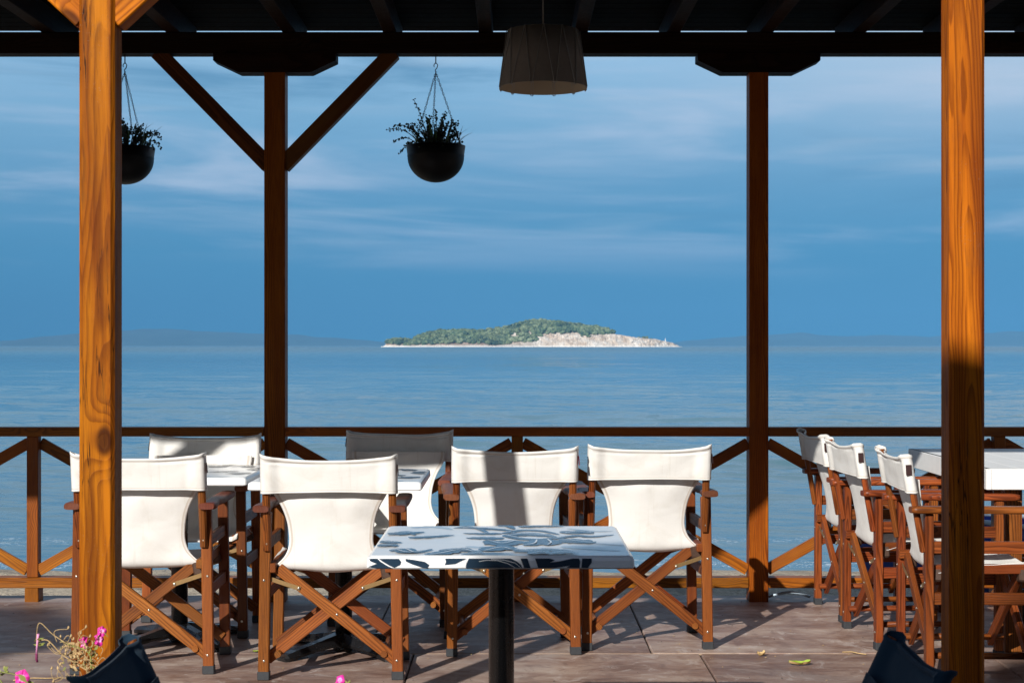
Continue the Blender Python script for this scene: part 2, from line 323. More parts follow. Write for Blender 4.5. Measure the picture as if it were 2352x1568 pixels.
# ------------------------------------------------------------------ mesh helpers
class MB:
    def __init__(s): s.v = []; s.f = []; s.g = []; s.mi = []; s.sm = []
    def add(s, vs, fs, g=None, mi=0, sm=False):
        o = len(s.v); s.v += [tuple(p) for p in vs]
        s.g += g if g else [(0, 0, 0)] * len(vs)
        for f in fs: s.f.append([i + o for i in f]); s.mi.append(mi); s.sm.append(sm)
        return s
    def bar(s, p0, p1, w, h, up=(0, 0, 1), ch=.003, mi=0, w2=None, h2=None, pith=None, rnd=0):
        """bar from p0 to p1; h along up, w across; chamfered long edges and ends"""
        p0 = Vector(p0); p1 = Vector(p1); d = p1 - p0; L = d.length; d.normalize()
        up = Vector(up); side = d.cross(up).normalized(); up = side.cross(d).normalized()
        w2 = w2 or w; h2 = h2 or h
        rr = random.Random(len(s.v) * 31 + int(L * 9999) + int(1e4 * abs(p0.x + p0.y * 3 + p0.z * 7)))
        off = pith or (rr.uniform(.02, .09) * rr.choice((-1, 1)), rr.uniform(.01, .06) * rr.choice((-1, 1)))
        tl = (rr.uniform(-.03, .03), rr.uniform(-.03, .03)); lo = rr.uniform(0, 30)
        rings = []; vs = []; gs = []
        e = min(ch, L * .2)
        for (tt, k) in ((0, 1), (e / L, 0), (1 - e / L, 0), (1, 1)):
            ww = (w + (w2 - w) * tt) / 2; hh = (h + (h2 - h) * tt) / 2
            ww -= k * ch; hh -= k * ch; c = ch if not k else ch * .6
            if rnd and not k: c = rnd
            for a, b in ((ww - c, hh), (ww, hh - c), (ww, -hh + c), (ww - c, -hh), (-ww + c, -hh), (-ww, -hh + c), (-ww, hh - c), (-ww + c, hh)):
                vs.append(p0 + d * (L * tt) + side * a + up * b)
                l = L * tt
                gs.append((a + off[0] + tl[0] * l, b + off[1] + tl[1] * l, l + lo))
        fs = []
        for r in range(3):
            for i in range(8):
                j = (i + 1) % 8
                fs.append((r * 8 + i, r * 8 + j, (r + 1) * 8 + j, (r + 1) * 8 + i))
        fs.append(tuple(range(7, -1, -1))); fs.append(tuple(range(24, 32)))
        return s.add(vs, [tuple(reversed(f)) for f in fs], gs, mi)
    def tube(s, pts, r, n=8, mi=0, cap=True, grain=False):
        pts = [Vector(p) for p in pts]; N = len(pts); vs = []; fs = []; gs = []
        rf = r if callable(r) else (lambda q: r)
        ref = Vector((0, 0, 1)); ll = 0; rr = random.Random(N + int(1e4 * abs(pts[0].x + pts[-1].z))); off = (rr.uniform(.02, .06), rr.uniform(.02, .05), rr.uniform(0, 9))
        for i, p in enumerate(pts):
            d = (pts[min(i + 1, N - 1)] - pts[max(i - 1, 0)])
            d = d.normalized() if d.length > 1e-9 else Vector((0, 0, 1))
            if abs(d.dot(ref)) > .95: ref = Vector((1, 0, 0)) if abs(d.x) < .9 else Vector((0, 1, 0))
            a = d.cross(ref).normalized(); b = a.cross(d).normalized(); ref = b
            q = i / max(1, N - 1)
            if i: ll += (p - pts[i - 1]).length
            for k in range(n):
                th = 2 * math.pi * k / n; ca, sa = math.cos(th) * rf(q), math.sin(th) * rf(q)
                vs.append(p + a * ca + b * sa); gs.append((ca + off[0], sa + off[1], ll + off[2]))
        for i in range(N - 1):
            for k in range(n):
                j = (k + 1) % n
                fs.append((i * n + k, i * n + j, (i + 1) * n + j, (i + 1) * n + k))
        s.add(vs, fs, gs, mi, True)
        if cap:
            o = len(s.v) - len(vs)
            s.f.append([o + k for k in range(n)][::-1]); s.mi.append(mi); s.sm.append(False)
            s.f.append([o + (N - 1) * n + k for k in range(n)]); s.mi.append(mi); s.sm.append(False)
        return s
    def lathe(s, prof, c=(0, 0, 0), n=32, mi=0, closed=False, sm=True):
        vs = []; fs = []; P = len(prof)
        for k in range(n):
            th = 2 * math.pi * k / n
            for r, z in prof: vs.append((c[0] + r * math.cos(th), c[1] + r * math.sin(th), c[2] + z))
        for k in range(n):
            j = (k + 1) % n
            for i in range(P - 1): fs.append((k * P + i, j * P + i, j * P + i + 1, k * P + i + 1))
            if closed: fs.append((k * P + P - 1, j * P + P - 1, j * P, k * P))
        return s.add(vs, fs, None, mi, sm)
    def grid(s, fn, nu, nv, mi=0, sm=True, closeu=False):
        vs = [fn(i / (nu if closeu else nu - 1), j / (nv - 1)) for i in range(nu) for j in range(nv)]
        fs = []
        for i in range(nu if closeu else nu - 1):
            i2 = (i + 1) % nu
            for j in range(nv - 1): fs.append((i * nv + j, i2 * nv + j, i2 * nv + j + 1, i * nv + j + 1))
        return s.add(vs, fs, None, mi, sm)
    def prism(s, poly, y0, y1, mi=0):
        """polygon in x,z extruded along y"""
        n = len(poly); rr = random.Random(n + int(poly[0][0] * 1000))
        vs = [(x, y0, z) for x, z in poly] + [(x, y1, z) for x, z in poly]
        g = [(v[1] + .03, v[2] - 2.6, v[0] + 3) for v in vs]
        fs = [tuple(range(n)), tuple(range(2 * n - 1, n - 1, -1))] + [(i, i + n, (i + 1) % n + n, (i + 1) % n) for i in range(n)]
        return s.add(vs, fs, g, mi)
    def disc(s, c, nrm, r, hgt, n=10, mi=0):
        """domed screw head"""
        c = Vector(c); nrm = Vector(nrm).normalized()
        return s.tube([c, c + nrm * hgt * .6, c + nrm * hgt], lambda q: r * (1 - .5 * q * q), n, mi)
    def build(s, name, mats, parent=None, solid=0):
        me = bpy.data.meshes.new(name); me.from_pydata(s.v, [], s.f)
        at = me.attributes.new('gr', 'FLOAT_VECTOR', 'POINT')
        flat = [c for g in s.g for c in g]; at.data.foreach_set('vector', flat)
        for m in (mats if isinstance(mats, (list, tuple)) else [mats]): me.materials.append(m)
        me.polygons.foreach_set('material_index', s.mi); me.polygons.foreach_set('use_smooth', s.sm)
        me.update()
        o = bpy.data.objects.new(name, me); C.objects.link(o)
        if parent: o.parent = parent
        if solid:
            md = o.modifiers.new('thickness', 'SOLIDIFY'); md.thickness = solid; md.offset = 0
        return o
def thing(name, label, cat, loc=(0, 0, 0), rz=0, group=None):
    o = bpy.data.objects.new(name, None); C.objects.link(o); o.empty_display_size = .1
    o.location = loc; o.rotation_euler = (0, 0, rz); o['label'] = label; o['category'] = cat
    if group: o['group'] = group
    return o
def tag(o, label, cat, group=None, kind=None):
    o['label'] = label; o['category'] = cat
    if group: o['group'] = group
    if kind: o['kind'] = kind
    return o
def struct(o, label=None):
    o['kind'] = 'structure'
    if label: o['label'] = label
    return o
def px(x, y, Y):
    """point of the photograph (2352 px wide) at depth Y"""
    return Vector(((x - 1176) / 3660 * Y, Y, CAMZ - (y - 793) / 3660 * Y))
def box(mb, x0, x1, y0, y1, z0, z1, mi=0, g=None):
    vs = [(x, y, z) for x in (x0, x1) for y in (y0, y1) for z in (z0, z1)]
    fs = [(0, 1, 3, 2), (4, 6, 7, 5), (0, 4, 5, 1), (2, 3, 7, 6), (0, 2, 6, 4), (1, 5, 7, 3)]
    return mb.add(vs, fs, [g] * 8 if g else None, mi)

# ------------------------------------------------------------------ ground: floor of slabs, sand, sea, island, hills
DECK = 8.27
mb = MB()
box(mb, -14, 14, -9, DECK - .012, -.30, -.012, 1)
rows = [(-9, -7.8), (-7.8, -6.5), (-6.5, -5.2), (-5.2, -3.9), (-3.9, -2.6), (-2.6, -1.3), (-1.3, 0), (0, 1.3), (1.3, 2.65), (2.65, 4.0), (4.0, 5.34), (5.34, 6.68), (6.68, 8.02)]
offs = {12: .188, 11: .388}
for ri, (ya, yb) in enumerate(rows):
    x = -14 + (offs.get(ri, (ri * .47) % 1.2) % 1.2)
    x = x - 1.2
    while x < 14:
        xb = x + 1.2
        if ri == 11 and abs(xb + 2.012) < .02: xb = xb + .14
        if ri == 11 and abs(x + 1.872) < .02: pass
        dx = .0035; dz = random.uniform(-.0012, .0012)
        mb2 = MB(); x0 = max(x, -14) + dx; x1 = min(xb, 14) - dx
        c = .004
        zt = dz
        vs = [(x0, ya + dx, -.03), (x1, ya + dx, -.03), (x1, yb - dx, -.03), (x0, yb - dx, -.03),
              (x0, ya + dx, zt - c), (x1, ya + dx, zt - c), (x1, yb - dx, zt - c), (x0, yb - dx, zt - c),
              (x0 + c, ya + dx + c, zt), (x1 - c, ya + dx + c, zt), (x1 - c, yb - dx - c, zt), (x0 + c, yb - dx - c, zt)]
        fs = [(8, 9, 10, 11)] + [(a, (a + 1) % 4, (a + 1) % 4 + 4, a + 4) for a in range(4)] + [(a + 4, (a + 1) % 4 + 4, (a + 1) % 4 + 8, a + 8) for a in range(4)]
        g = (random.random(), 0, random.uniform(0, 50))
        if x1 > x0: mb.add(vs, fs, [g] * 12, 0)
        x = xb
# pale filler along the long joint
for (a, b) in ((-2.6, -1.55), (-.6, 1.0), (1.15, 1.5), (1.9, 2.2)):
    pts = []; q = a
    while q <= b: pts.append((q, 6.68 + .0015 * math.sin(q * 31), -.0045)); q += .05
    mb.tube(pts, .0045, 6, 2)
# edge strip and kerb
box(mb, -14, 14, 8.026, DECK - .002, -.03, -.006, 0, (.9, 0, 3))
box(mb, -14, 14, DECK, DECK + .12, -1.6, -.035, 3)
struct(mb.build('floor', [M['slab'], M['grout'], M['groutlight'], M['kerb']]), 'worn brown stone slab floor of the terrace')

# sand
mb = MB()
def sandf(u, v):
    x = -60 + 120 * u; y = 8.3 + 12.0 * v ** .9
    z = -1.0 - .0 * v + .035 * noise.noise(Vector((x * .8, y * 1.3, 0))) + .02 * noise.noise(Vector((x * 3, y * 4, 2)))
    if y > 16.0: z -= (y - 16.0) * .10
    return (x, y, z)
mb.grid(sandf, 500, 70)
struct(mb.build('sand', M['sand']), 'strip of beach sand below the terrace')

NR, NC = 820, 430; Y0, Y1 = 14.0, 1500.0
ry = [1 / (1 / Y0 + (1 / Y1 - 1 / Y0) * i / (NR - 1)) for i in range(NR)]
vs = []; fs = []
nz = noise.noise; cosw, sinw = math.cos(.35), math.sin(.35)
for yv in ry:
    dY = yv * yv * (1 / Y0 - 1 / Y1) / NR
    A = [(L_, a_ * ss_) for L_, a_ in ((.40, .026), (1.2, .052), (3.6, .085), (12., .07), (45., .08)) for ss_ in [min(1, max(0, (L_ / (dY * 1.1) - 1)))] if ss_ > 0]
    near = min(1, max(.10, (yv - 17) / 12))
    for j in range(NC):
        x_ = yv * 1.3 * (j / (NC - 1) - .5)
        u = x_ * cosw - yv * sinw; w = x_ * sinw + yv * cosw; z_ = 0
        for L_, a_ in A:
            q = nz(Vector((u / L_ * .42, w / L_, L_)))
            z_ += a_ * (1 - 2.6 * abs(q)) 
        vs.append((x_, yv, z_ * near))
for i in range(NR - 1):
    o_ = i * NC
    for j in range(NC - 1): fs.append((o_ + j, o_ + j + 1, o_ + NC + j + 1, o_ + NC + j))
n0 = len(vs)
FX_ = Y1 * .65; n_x = Y0 * .65
vs += [(-13000, Y0, -.1), (-n_x, Y0, -.1), (-FX_, Y1, -.1), (-13000, Y1, -.1), (n_x, Y0, -.1), (13000, Y0, -.1), (13000, Y1, -.1), (FX_, Y1, -.1), (13000, 13500, 0), (-13000, 13500, 0), (-13000, Y1, 0), (13000, Y1, 0)]
fs += [(n0, n0 + 1, n0 + 2, n0 + 3), (n0 + 4, n0 + 5, n0 + 6, n0 + 7), (n0 + 10, n0 + 11, n0 + 8, n0 + 9)]
mb = MB(); mb.add(vs, fs, None, 0, True)
o = mb.build('sea', M['sea']); o.location = (0, 0, -1.1); struct(o, 'calm blue sea')
SEA = -1.1

# island, 1200 m out
ISC = 2.0
IX, IY = px(1221, 793, 1200 * ISC).x, 1200 * ISC
K = .1083; CX = 1165
out = [(130, 315), (150, 300), (170, 275), (230, 262), (300, 268), (350, 276), (400, 245), (470, 222), (540, 213), (620, 210), (800, 213), (930, 200), (1040, 178), (1090, 160), (1200, 142), (1330, 146), (1470, 168), (1600, 187), (1690, 203), (1720, 220), (1800, 233), (1850, 243), (1900, 249), (1960, 255), (2030, 258), (2095, 275), (2140, 282), (2175, 300), (2200, 316)]
clf = [(130, 316), (160, 292), (230, 300), (300, 306), (430, 300), (500, 296), (600, 290), (700, 294), (850, 292), (900, 306), (980, 300), (1100, 285), (1195, 276), (1225, 240), (1300, 234), (1400, 230), (1500, 240), (1600, 240), (1720, 226), (1800, 240), (1900, 255), (2030, 266), (2100, 280), (2175, 302), (2200, 316)]
def lut(tab, x):
    if x <= tab[0][0]: return tab[0][1]
    for (a, b), (c, d) in zip(tab, tab[1:]):
        if x <= c: return b + (d - b) * (x - a) / (c - a)
    return tab[-1][1]
def isl(u, v):
    cx = 118 + (2212 - 118) * u
    x = (cx - CX) * K
    H = max(0, (316 - lut(out, cx)) * K - .3); c0 = min(H, max(0, (316 - lut(clf, cx)) * K))
    wid = 4 + 84 * math.sin(math.pi * min(1, max(0, (cx - 118) / 2094))) ** .6
    y = wid * (v - .5) + 6 * noise.noise(Vector((x * .03, 5, 0)))
    if v < .05: z = -1.2 + 1.6 * v / .05
    elif v < .17: q = (v - .05) / .12; z = .4 + (c0 - .4) * q ** .8 if c0 > .4 else .3
    elif v < .55: q = (v - .17) / .38; z = c0 + (H - c0) * math.sin(q * math.pi / 2)
    else: q = (v - .55) / .45; z = H * math.cos(q * math.pi / 2) - 1.0 * q
    n = noise.fractal(Vector((x * .22, y * .22, z * .22)), 1.0, 2.0, 4)
    n2 = noise.noise(Vector((x * .9, 0, z * .3)))
    if v < .55: y += n * 2.2 * min(1, v * 9); z += n2 * .35 * min(1, H / 3)
    z += .2 * n * (H > 1)
    return (x, y, z)
mb = MB(); mb.grid(lambda u, v: isl(u, v ** 1.9), 460, 84, sm=False)
o = mb.build('island', M['rock']); o.location = (IX, IY, SEA); o.scale = (ISC,) * 3; struct(o, 'small rocky island on the horizon with pale cliffs')
# shore boulders belong to the island edge
def blob(mb, c, r, seed, sq=.8, sub=2, mi=0, amp=.3, tone=.5):
    import bmesh
    bm = BL.get(sub)
    if bm is None:
        b_ = bmesh.new(); bmesh.ops.create_icosphere(b_, subdivisions=sub, radius=1)
        bm = ([tuple(v.co) for v in b_.verts], [tuple(v.index for v in f.verts) for f in b_.faces]); b_.free(); BL[sub] = bm
    vs = []
    for v in bm[0]:
        p = Vector(v); d = 1 + amp * noise.noise(p * 1.7 + Vector((seed * 3.1, seed, 0))) + amp * .5 * noise.noise(p * 4 + Vector((seed, 0, seed * 7)))
        vs.append((c[0] + p.x * r * d, c[1] + p.y * r * d, c[2] + p.z * r * d * sq))
    mb.add(vs, bm[1], [(tone, 0, 0)] * len(vs), mi, False)
BL = {}
# wood of evergreen trees: one mass
mb = MB(); rr = random.Random(3); cnt = 0
def treed(cx, v):
    if cx < 165 or cx > 1722: return False
    if v < .165: return False
    if 1225 < cx < 1722:
        lim = .20 + .05 * noise.noise(Vector((cx * .02, 0, 0)))
        if v < lim: return False
    return v < .72
tries = 0
while cnt < 1900 and tries < 15000:
    tries += 1
    cx = rr.uniform(160, 1725); v = rr.uniform(.15, .72)
    if not treed(cx, v): continue
    u = (cx - 118) / 2094
    p = isl(u, v)
    if 330 < cx < 380 and rr.random() < .5: continue
    r = rr.uniform(1.1, 2.5) * (.7 if cx < 350 else 1); tn = min(1, max(0, .5 + .5 * noise.noise(Vector((p[0] * .06, p[1] * .06, 0))) + rr.uniform(-.35, .35)))
    for k in range(3):
        blob(mb, (p[0] + rr.uniform(-.7, .7) * r, p[1] + rr.uniform(-.7, .7) * r, p[2] + r * rr.uniform(.25, .75)), r * rr.uniform(.5, .85), rr.uniform(0, 90), rr.uniform(.7, .95), 2 if v < .6 else 1, 0, .5, tn)
    cnt += 1
o = mb.build('island_wood', M['islegreen']); o.location = (IX, IY, SEA); o.scale = (ISC,) * 3
tag(o, 'dense dark green evergreen wood covering the island', 'wood', kind='stuff')
# lone shrubs on the bare right side
for i, (cx, v, r, lab) in enumerate(((1950, .45, 1.9, 'lone dark shrub on the bare right slope of the island nearest the monument'), (1905, .48, 1.0, 'small shrub left of the lone dark shrub on the bare island slope'), (1545, .16, 1.6, 'green bush clinging to the pale cliff below the edge of the wood'), (1500, .17, 1.0, 'smaller bush on the pale cliff just left of the larger bush'), (1990, .45, .8, 'tiny shrub on the bare ridge between lone dark shrub and monument'))):
    p = isl((cx - 118) / 2094, v); mb = MB()
    for k in range(9): blob(mb, (rr.uniform(-.9, .9) * r, rr.uniform(-.6, .6) * r, r * rr.uniform(.1, .5)), r * rr.uniform(.35, .6), k + i * 9, .8, 2, 0, .5)
    o = mb.build('shrub', M['islegreen']); o.location = (IX + ISC * p[0], IY + ISC * (p[1] - 1), SEA + ISC * p[2]); o.scale = (ISC,) * 3; tag(o, lab, 'shrub', 'shrubs on the island cliff')
p = isl((2095 - 118) / 2094, .5)
root = thing('monument', 'small white obelisk standing on the right tip of the island', 'monument', (IX + ISC * p[0], IY + ISC * p[1], SEA + ISC * p[2] - .4)); root.scale = (ISC,) * 3
mb = MB(); box(mb, -.55, .55, -.55, .55, 0, .7); mb.build('plinth', M['whitewood'], root)
mb = MB(); mb.bar((0, 0, .7), (0, 0, 2.9), .6, .6, up=(0, 1, 0), w2=.18, h2=.18, ch=.02); mb.build('shaft', M['whitewood'], root)

# far hills
def hills(name, pts, dist, label):
    mb = MB(); N = 160; x0, x1 = pts[0][0], pts[-1][0]
    def fn(u, v):
        x = x0 + (x1 - x0) * u; h = max(0, (793 - lut(pts, x)) / 3660 * dist)
        h *= .8 + .05 * noise.noise(Vector((x * .03, 1, 0)))
        k = math.sin(math.pi * v)
        y = dist + 3000 * (v - .5) + 200 * noise.noise(Vector((x * .01, v * 3, 0)))
        return ((x - 1176) / 3660 * dist, y, -30 + (h + 31) * (k ** 1.3) * (1 + .1 * noise.noise(Vector((x * .02, v * 4, 3)))))
    mb.grid(fn, N, 22); return struct(mb.build(name, M['hill']), label)
hills('hills', [(-900, 791), (-500, 770), (-150, 788), (0, 782), (120, 768), (230, 752), (300, 750), (380, 744), (450, 752), (560, 757), (700, 765), (850, 779), (950, 791)], 11000, 'faint blue hills across the sea at left')
hills('hills', [(1500, 791), (1640, 772), (1760, 763), (1850, 757), (1930, 768), (2000, 764), (2150, 768), (2250, 757), (2352, 753), (2600, 745), (2900, 765), (3100, 790)], 11500, 'faint blue hills across the sea at right')

# ------------------------------------------------------------------ pergola
root = thing('pergola', 'brown varnished timber pergola with dark roof over the seaside terrace', 'pergola')
FY = 8.05; PW = .106; NY = 4.36; NW = .0975
FX = [-3.66, -1.2, 1.248, 3.70]; NX = [-3.53, -1.138, 1.247, 3.64]
BZ = 2.765; BT = 2.872
for i, x in enumerate(FX):
    w = PW if i != 2 else .097
    o = MB().bar((x, FY + .055, -.02), (x, FY + .055, BZ + .001), w, PW, up=(0, 1, 0), ch=.004).build('post', M['post_shaded'], root)
    o['label'] = 'shade-darkened back post on the sea side'
    bx, b2, z0, z1 = .31, .183, 2.728, 2.668
    mb = MB(); mb.prism([(x - bx, BZ - .002), (x - bx, z0), (x - b2, z1), (x + b2, z1), (x + bx, z0), (x + bx, BZ - .002)], FY - .004, FY + .115)
    mb.build('bolster', M['beam'], root)
    if i < 2:
        for s_ in (-1, 1):
            a = Vector((x + s_ * .05, FY + .055, 2.14)); b = Vector((x + s_ * .66, FY + .055, BZ + .01))
            # trimmed brace
            d = .075
            poly = [(x + s_ * .05, 2.16), (x + s_ * .05, 2.275), (x + s_ * .545, BZ - .001), (x + s_ * .66, BZ - .001)]
            if s_ > 0: poly = poly[::-1]
            mb = MB()
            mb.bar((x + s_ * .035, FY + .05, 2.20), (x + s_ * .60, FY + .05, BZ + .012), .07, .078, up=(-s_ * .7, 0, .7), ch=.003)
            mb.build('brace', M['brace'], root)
for i, x in enumerate(NX):
    mt = M['post'] if i < 2 else M['post_b']
    o = MB().bar((x, NY + .05, -.02), (x, NY + .05, 2.66), NW, NW, up=(0, 1, 0), ch=.006, rnd=.010).build('post', mt, root)
    o['label'] = 'sunlit orange front post'
    if i < 2:
        for s_ in (-1, 1):
            MB().bar((x + s_ * .03, NY + .05, 2.155 + .04), (x + s_ * .56, NY + .05, 2.69), .075, .085, up=(-s_ * .7, 0, .7), ch=.004).build('brace', M['post'], root)
XL, XR = -4.95, 7.5
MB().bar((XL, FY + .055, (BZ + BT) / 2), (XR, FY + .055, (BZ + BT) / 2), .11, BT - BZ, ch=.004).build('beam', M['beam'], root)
MB().bar((XL, NY + .05, 2.72), (XR, NY + .05, 2.72), .105, .12, ch=.004).build('beam', M['beam'], root)
RT = 2.99
for x in [-4.6, -4.1, -3.55, -2.95, -2.35, -1.72, -1.13, -.62, -.135, .35, .82, 1.29, 1.76, 2.23, 2.72, 3.2, 3.9, 4.6, 5.3, 6, 6.7, 7.3]:
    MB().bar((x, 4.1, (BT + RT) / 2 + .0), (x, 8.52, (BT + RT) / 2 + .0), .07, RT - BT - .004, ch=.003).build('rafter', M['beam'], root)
y = 3.992; k = 0
mb = MB()
while y < 8.60:
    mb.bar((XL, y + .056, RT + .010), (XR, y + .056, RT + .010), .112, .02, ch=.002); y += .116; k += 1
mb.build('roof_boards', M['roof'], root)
y_end = y
mb = MB(); box(mb, XL - .1, XR + .1, 3.95, 8.62, RT + .018, RT + .05); mb.build('roofing_sheet', M['kerb'], root)
# cross noggins near the far beam seen between rafters
for (a, b) in ((-.58, -.17), (-.10, .31), (.39, .78)):
    MB().bar((a, 7.55, RT - .028), (b, 7.55, RT - .028), .045, .05, ch=.002).build('noggin', M['beam'], root)
def ring_pts(c, r, ax='y', n=14, a0=0, a1=360):
    return [Vector((c[0] + r * math.cos(R(a0 + (a1 - a0) * i / n)), c[1], c[2] + r * math.sin(R(a0 + (a1 - a0) * i / n)))) for i in range(n + 1)]
ex = px(390, 130, 8.1).x
mb = MB(); mb.tube([(ex, 8.1, BZ), (ex, 8.1, BZ - .012)], .003, 6); mb.tube(ring_pts((ex, 8.1, BZ - .026), .013), .003, 6); mb.build('screw_eye', M['iron'], root)

# ------------------------------------------------------------------ railings
def railing(xa, xb, label):
    root = thing('railing', label, 'railing', ((xa + xb) / 2, FY + .05, 0), 0, 'cross braced timber railings between the sea side posts')
    h = (xb - xa) / 2
    MB().bar((-h, .0, .853), (h, .0, .853), .10, .046, ch=.003).build('top_rail', M['rail'], root)
    MB().bar((-h, 0, .090), (h, 0, .090), .09, .052, ch=.004).build('bottom_rail', M['rail'], root)
    MB().bar((0, 0, .116), (0, 0, .830), .058, .058, up=(0, 1, 0), ch=.003).build('baluster', M['rail'], root)
    MB().bar((0, .0, -.01), (0, .0, .064), .07, .085, up=(0, 1, 0), ch=.003).build('foot_block', M['rail'], root)
    for s_ in (-1, 1):
        xi, xo = s_ * .029, s_ * h; 
        for q, (za, zb) in enumerate(((.150, .795), (.795, .150))):
            yy = -.012 + .026 * q
            MB().bar((xi, yy, za), (xo, yy, zb), .024, .056, up=(0, 0, 1), ch=.002).build('cross_brace', M['rail'], root)
    return root
railing(FX[0] + .055, FX[1] - .055, 'cross braced wooden railing at far left beyond the sunlit post')
railing(FX[1] + .055, FX[2] - .05, 'long cross braced wooden railing between the two dark back posts')
railing(FX[2] + .05, FX[3] - .055, 'cross braced wooden railing at right behind the row of three chairs')

# ------------------------------------------------------------------ hanging planters
def planter(x, zrim, label, seed, stems, Yp=8.1, r=.151):
    rr = random.Random(seed)
    root = thing('hanging_planter', label, 'hanging planter', (x, Yp, zrim), 0, 'black planters hanging from the beam')
    prof = [(0.001, -.185)]
    for i in range(1, 15):
        a = R(-90 + 90 * i / 14); prof.append((r * .955 * math.cos(a), -.055 + .13 * math.sin(a)))
    prof += [(r * .965, -.050), (r * .955, -.046), (r, 0), (r - .006, .002), (r * .92, -.05), (.001, -.05)]
    MB().lathe(prof, n=48).build('pot', M['pot'], root)
    mb = MB(); mb.lathe([(0.001, -.012), (r * .5, -.008), (r * .96, -.02)], n=24); mb.build('soil', M['soil'], root)
    top = BZ - zrim
    mb = MB(); mb.tube([(0, 0, top), (0, 0, top - .045)], .0032, 6)
    mb.tube([(-.008, 0, top - .062), (-.010, 0, top - .052), (-.004, 0, top - .043), (.004, 0, top - .043), (.010, 0, top - .052), (.006, 0, top - .066), (-.003, 0, top - .078), (-.001, 0, top - .088), (.005, 0, top - .086)], .0024, 6)
    mb.build('hook', M['iron'], root)
    zt = top - .088
    for k in range(3):
        an = R(100 + 120 * k + seed * 9)
        e = Vector((r * .97 * math.cos(an), r * .97 * math.sin(an), -.01)); s0 = Vector((0, 0, zt))
        mb = MB(); n = 34; d = (e - s0); L = d.length; d.normalize()
        a1 = d.cross(Vector((0, 1, 0))).normalized(); a2 = d.cross(a1).normalized()
        for i in range(n):
            c = s0 + d * (L * (i + .5) / n); w = a1 if i % 2 else a2; hl = L / n * .72
            pts = [c + d * (hl * math.cos(R(q))) + w * (.0042 * math.sin(R(q))) for q in range(0, 361, 45)]
            mb.tube(pts, .0013, 4, cap=False)
        mb.build('chain', M['iron'], root)
    # beaded stems
    mb = MB()
    def bead(c, rad):
        vs = [(c[0] + rad, c[1], c[2]), (c[0] - rad, c[1], c[2]), (c[0], c[1] + rad, c[2]), (c[0], c[1] - rad, c[2]), (c[0], c[1], c[2] + rad), (c[0], c[1], c[2] - rad)]
        mb.add(vs, [(0, 2, 4), (2, 1, 4), (1, 3, 4), (3, 0, 4), (2, 0, 5), (1, 2, 5), (3, 1, 5), (0, 3, 5)], None, 0, True)
    def beadstem(p0, p1, lift, nb):
        p0 = Vector(p0); p1 = Vector(p1); mid = (p0 + p1) / 2 + Vector((0, 0, lift)); pts = []
        for i in range(11):
            q = i / 10; pts.append((1 - q) ** 2 * p0 + 2 * q * (1 - q) * mid + q * q * p1)
        mb.tube(pts, lambda q: .0024 * (1.1 - .5 * q), 5)
        for i in range(nb):
            q = .45 + .55 * i / (nb - 1); c = (1 - q) ** 2 * p0 + 2 * q * (1 - q) * mid + q * q * p1
            d = Vector((rr.uniform(-1, 1), rr.uniform(-1, 1), rr.uniform(-1, 1))).normalized() * .008
            bead(c + d, rr.uniform(.0042, .0066)); 
    for (dx, dz) in stems:
        y0 = rr.uniform(-.05, .05)
        beadstem((dx * .35 + rr.uniform(-.03, .03), y0, -.01), (dx, y0 + rr.uniform(-.06, .06), dz), .03 + .05 * (dz < .1), 16)
    for k in range(36):
        a = rr.uniform(0, 6.28); q = rr.uniform(.03, .14)
        beadstem((q * math.cos(a) * .6, q * math.sin(a) * .6, -.01), (q * math.cos(a) * 1.15, q * math.sin(a) * 1.15, rr.uniform(.03, .13)), .03, 12)
    for k in range(240):
        a = rr.uniform(0, 6.28); q = r * .97 * math.sqrt(rr.random()); bead((q * math.cos(a), q * math.sin(a), rr.uniform(-.02, .022)), rr.uniform(.004, .008))
    mb.build('beaded_foliage', M['leafdark'], root)
    mb = MB()
    for k in range(52):
        a = rr.uniform(0, 6.28); q = rr.uniform(.03, .135); b0 = Vector((q * math.cos(a), q * math.sin(a), -.01))
        L = rr.uniform(.06, .16); lean = rr.uniform(.2, .9); d = Vector((math.cos(a), math.sin(a), 0)); w = Vector((-d.y, d.x, 0)); bw = rr.uniform(.004, .008)
        vs = []; n = 7
        for i in range(n):
            s_ = i / (n - 1); c = b0 + Vector((0, 0, L * s_ * (1 - .25 * lean * s_))) + d * (L * lean * s_ * s_); ww = bw * (1 - s_) ** .7 + .0003
            vs += [c - w * ww, c + w * ww]
        mb.add(vs, [(2 * i, 2 * i + 1, 2 * i + 3, 2 * i + 2) for i in range(n - 1)], None, 0, True)
    mb.build('grass_tuft', M['leafgreen'], root)
    return root
planter(px(1001, 335, 8.1).x, 2.302, 'whole black hemispherical planter with wiry plants hanging left of the lamp', 5,
        [(-.115, .245), (-.03, .155), (-.06, .165), (.0, .17), (.045, .16), (-.24, .075), (-.22, .02), (-.185, -.03), (-.15, .12), (-.12, .115), (.055, .17), (.10, .10), (.085, .14), (-.09, .14), (-.20, .09), (.03, .13), (.06, .12), (.12, .03)])
planter(px(287, 335, 8.1).x, 2.292, 'black hanging planter partly hidden behind the sunlit orange post', 9,
        [(.10, .115), (.175, .075), (.19, .045), (.16, -.01), (.0, .12), (-.05, .13), (-.1, .1), (.03, .11), (.07, .09), (.13, .07), (.17, .01), (-.15, .06), (-.02, .15)])

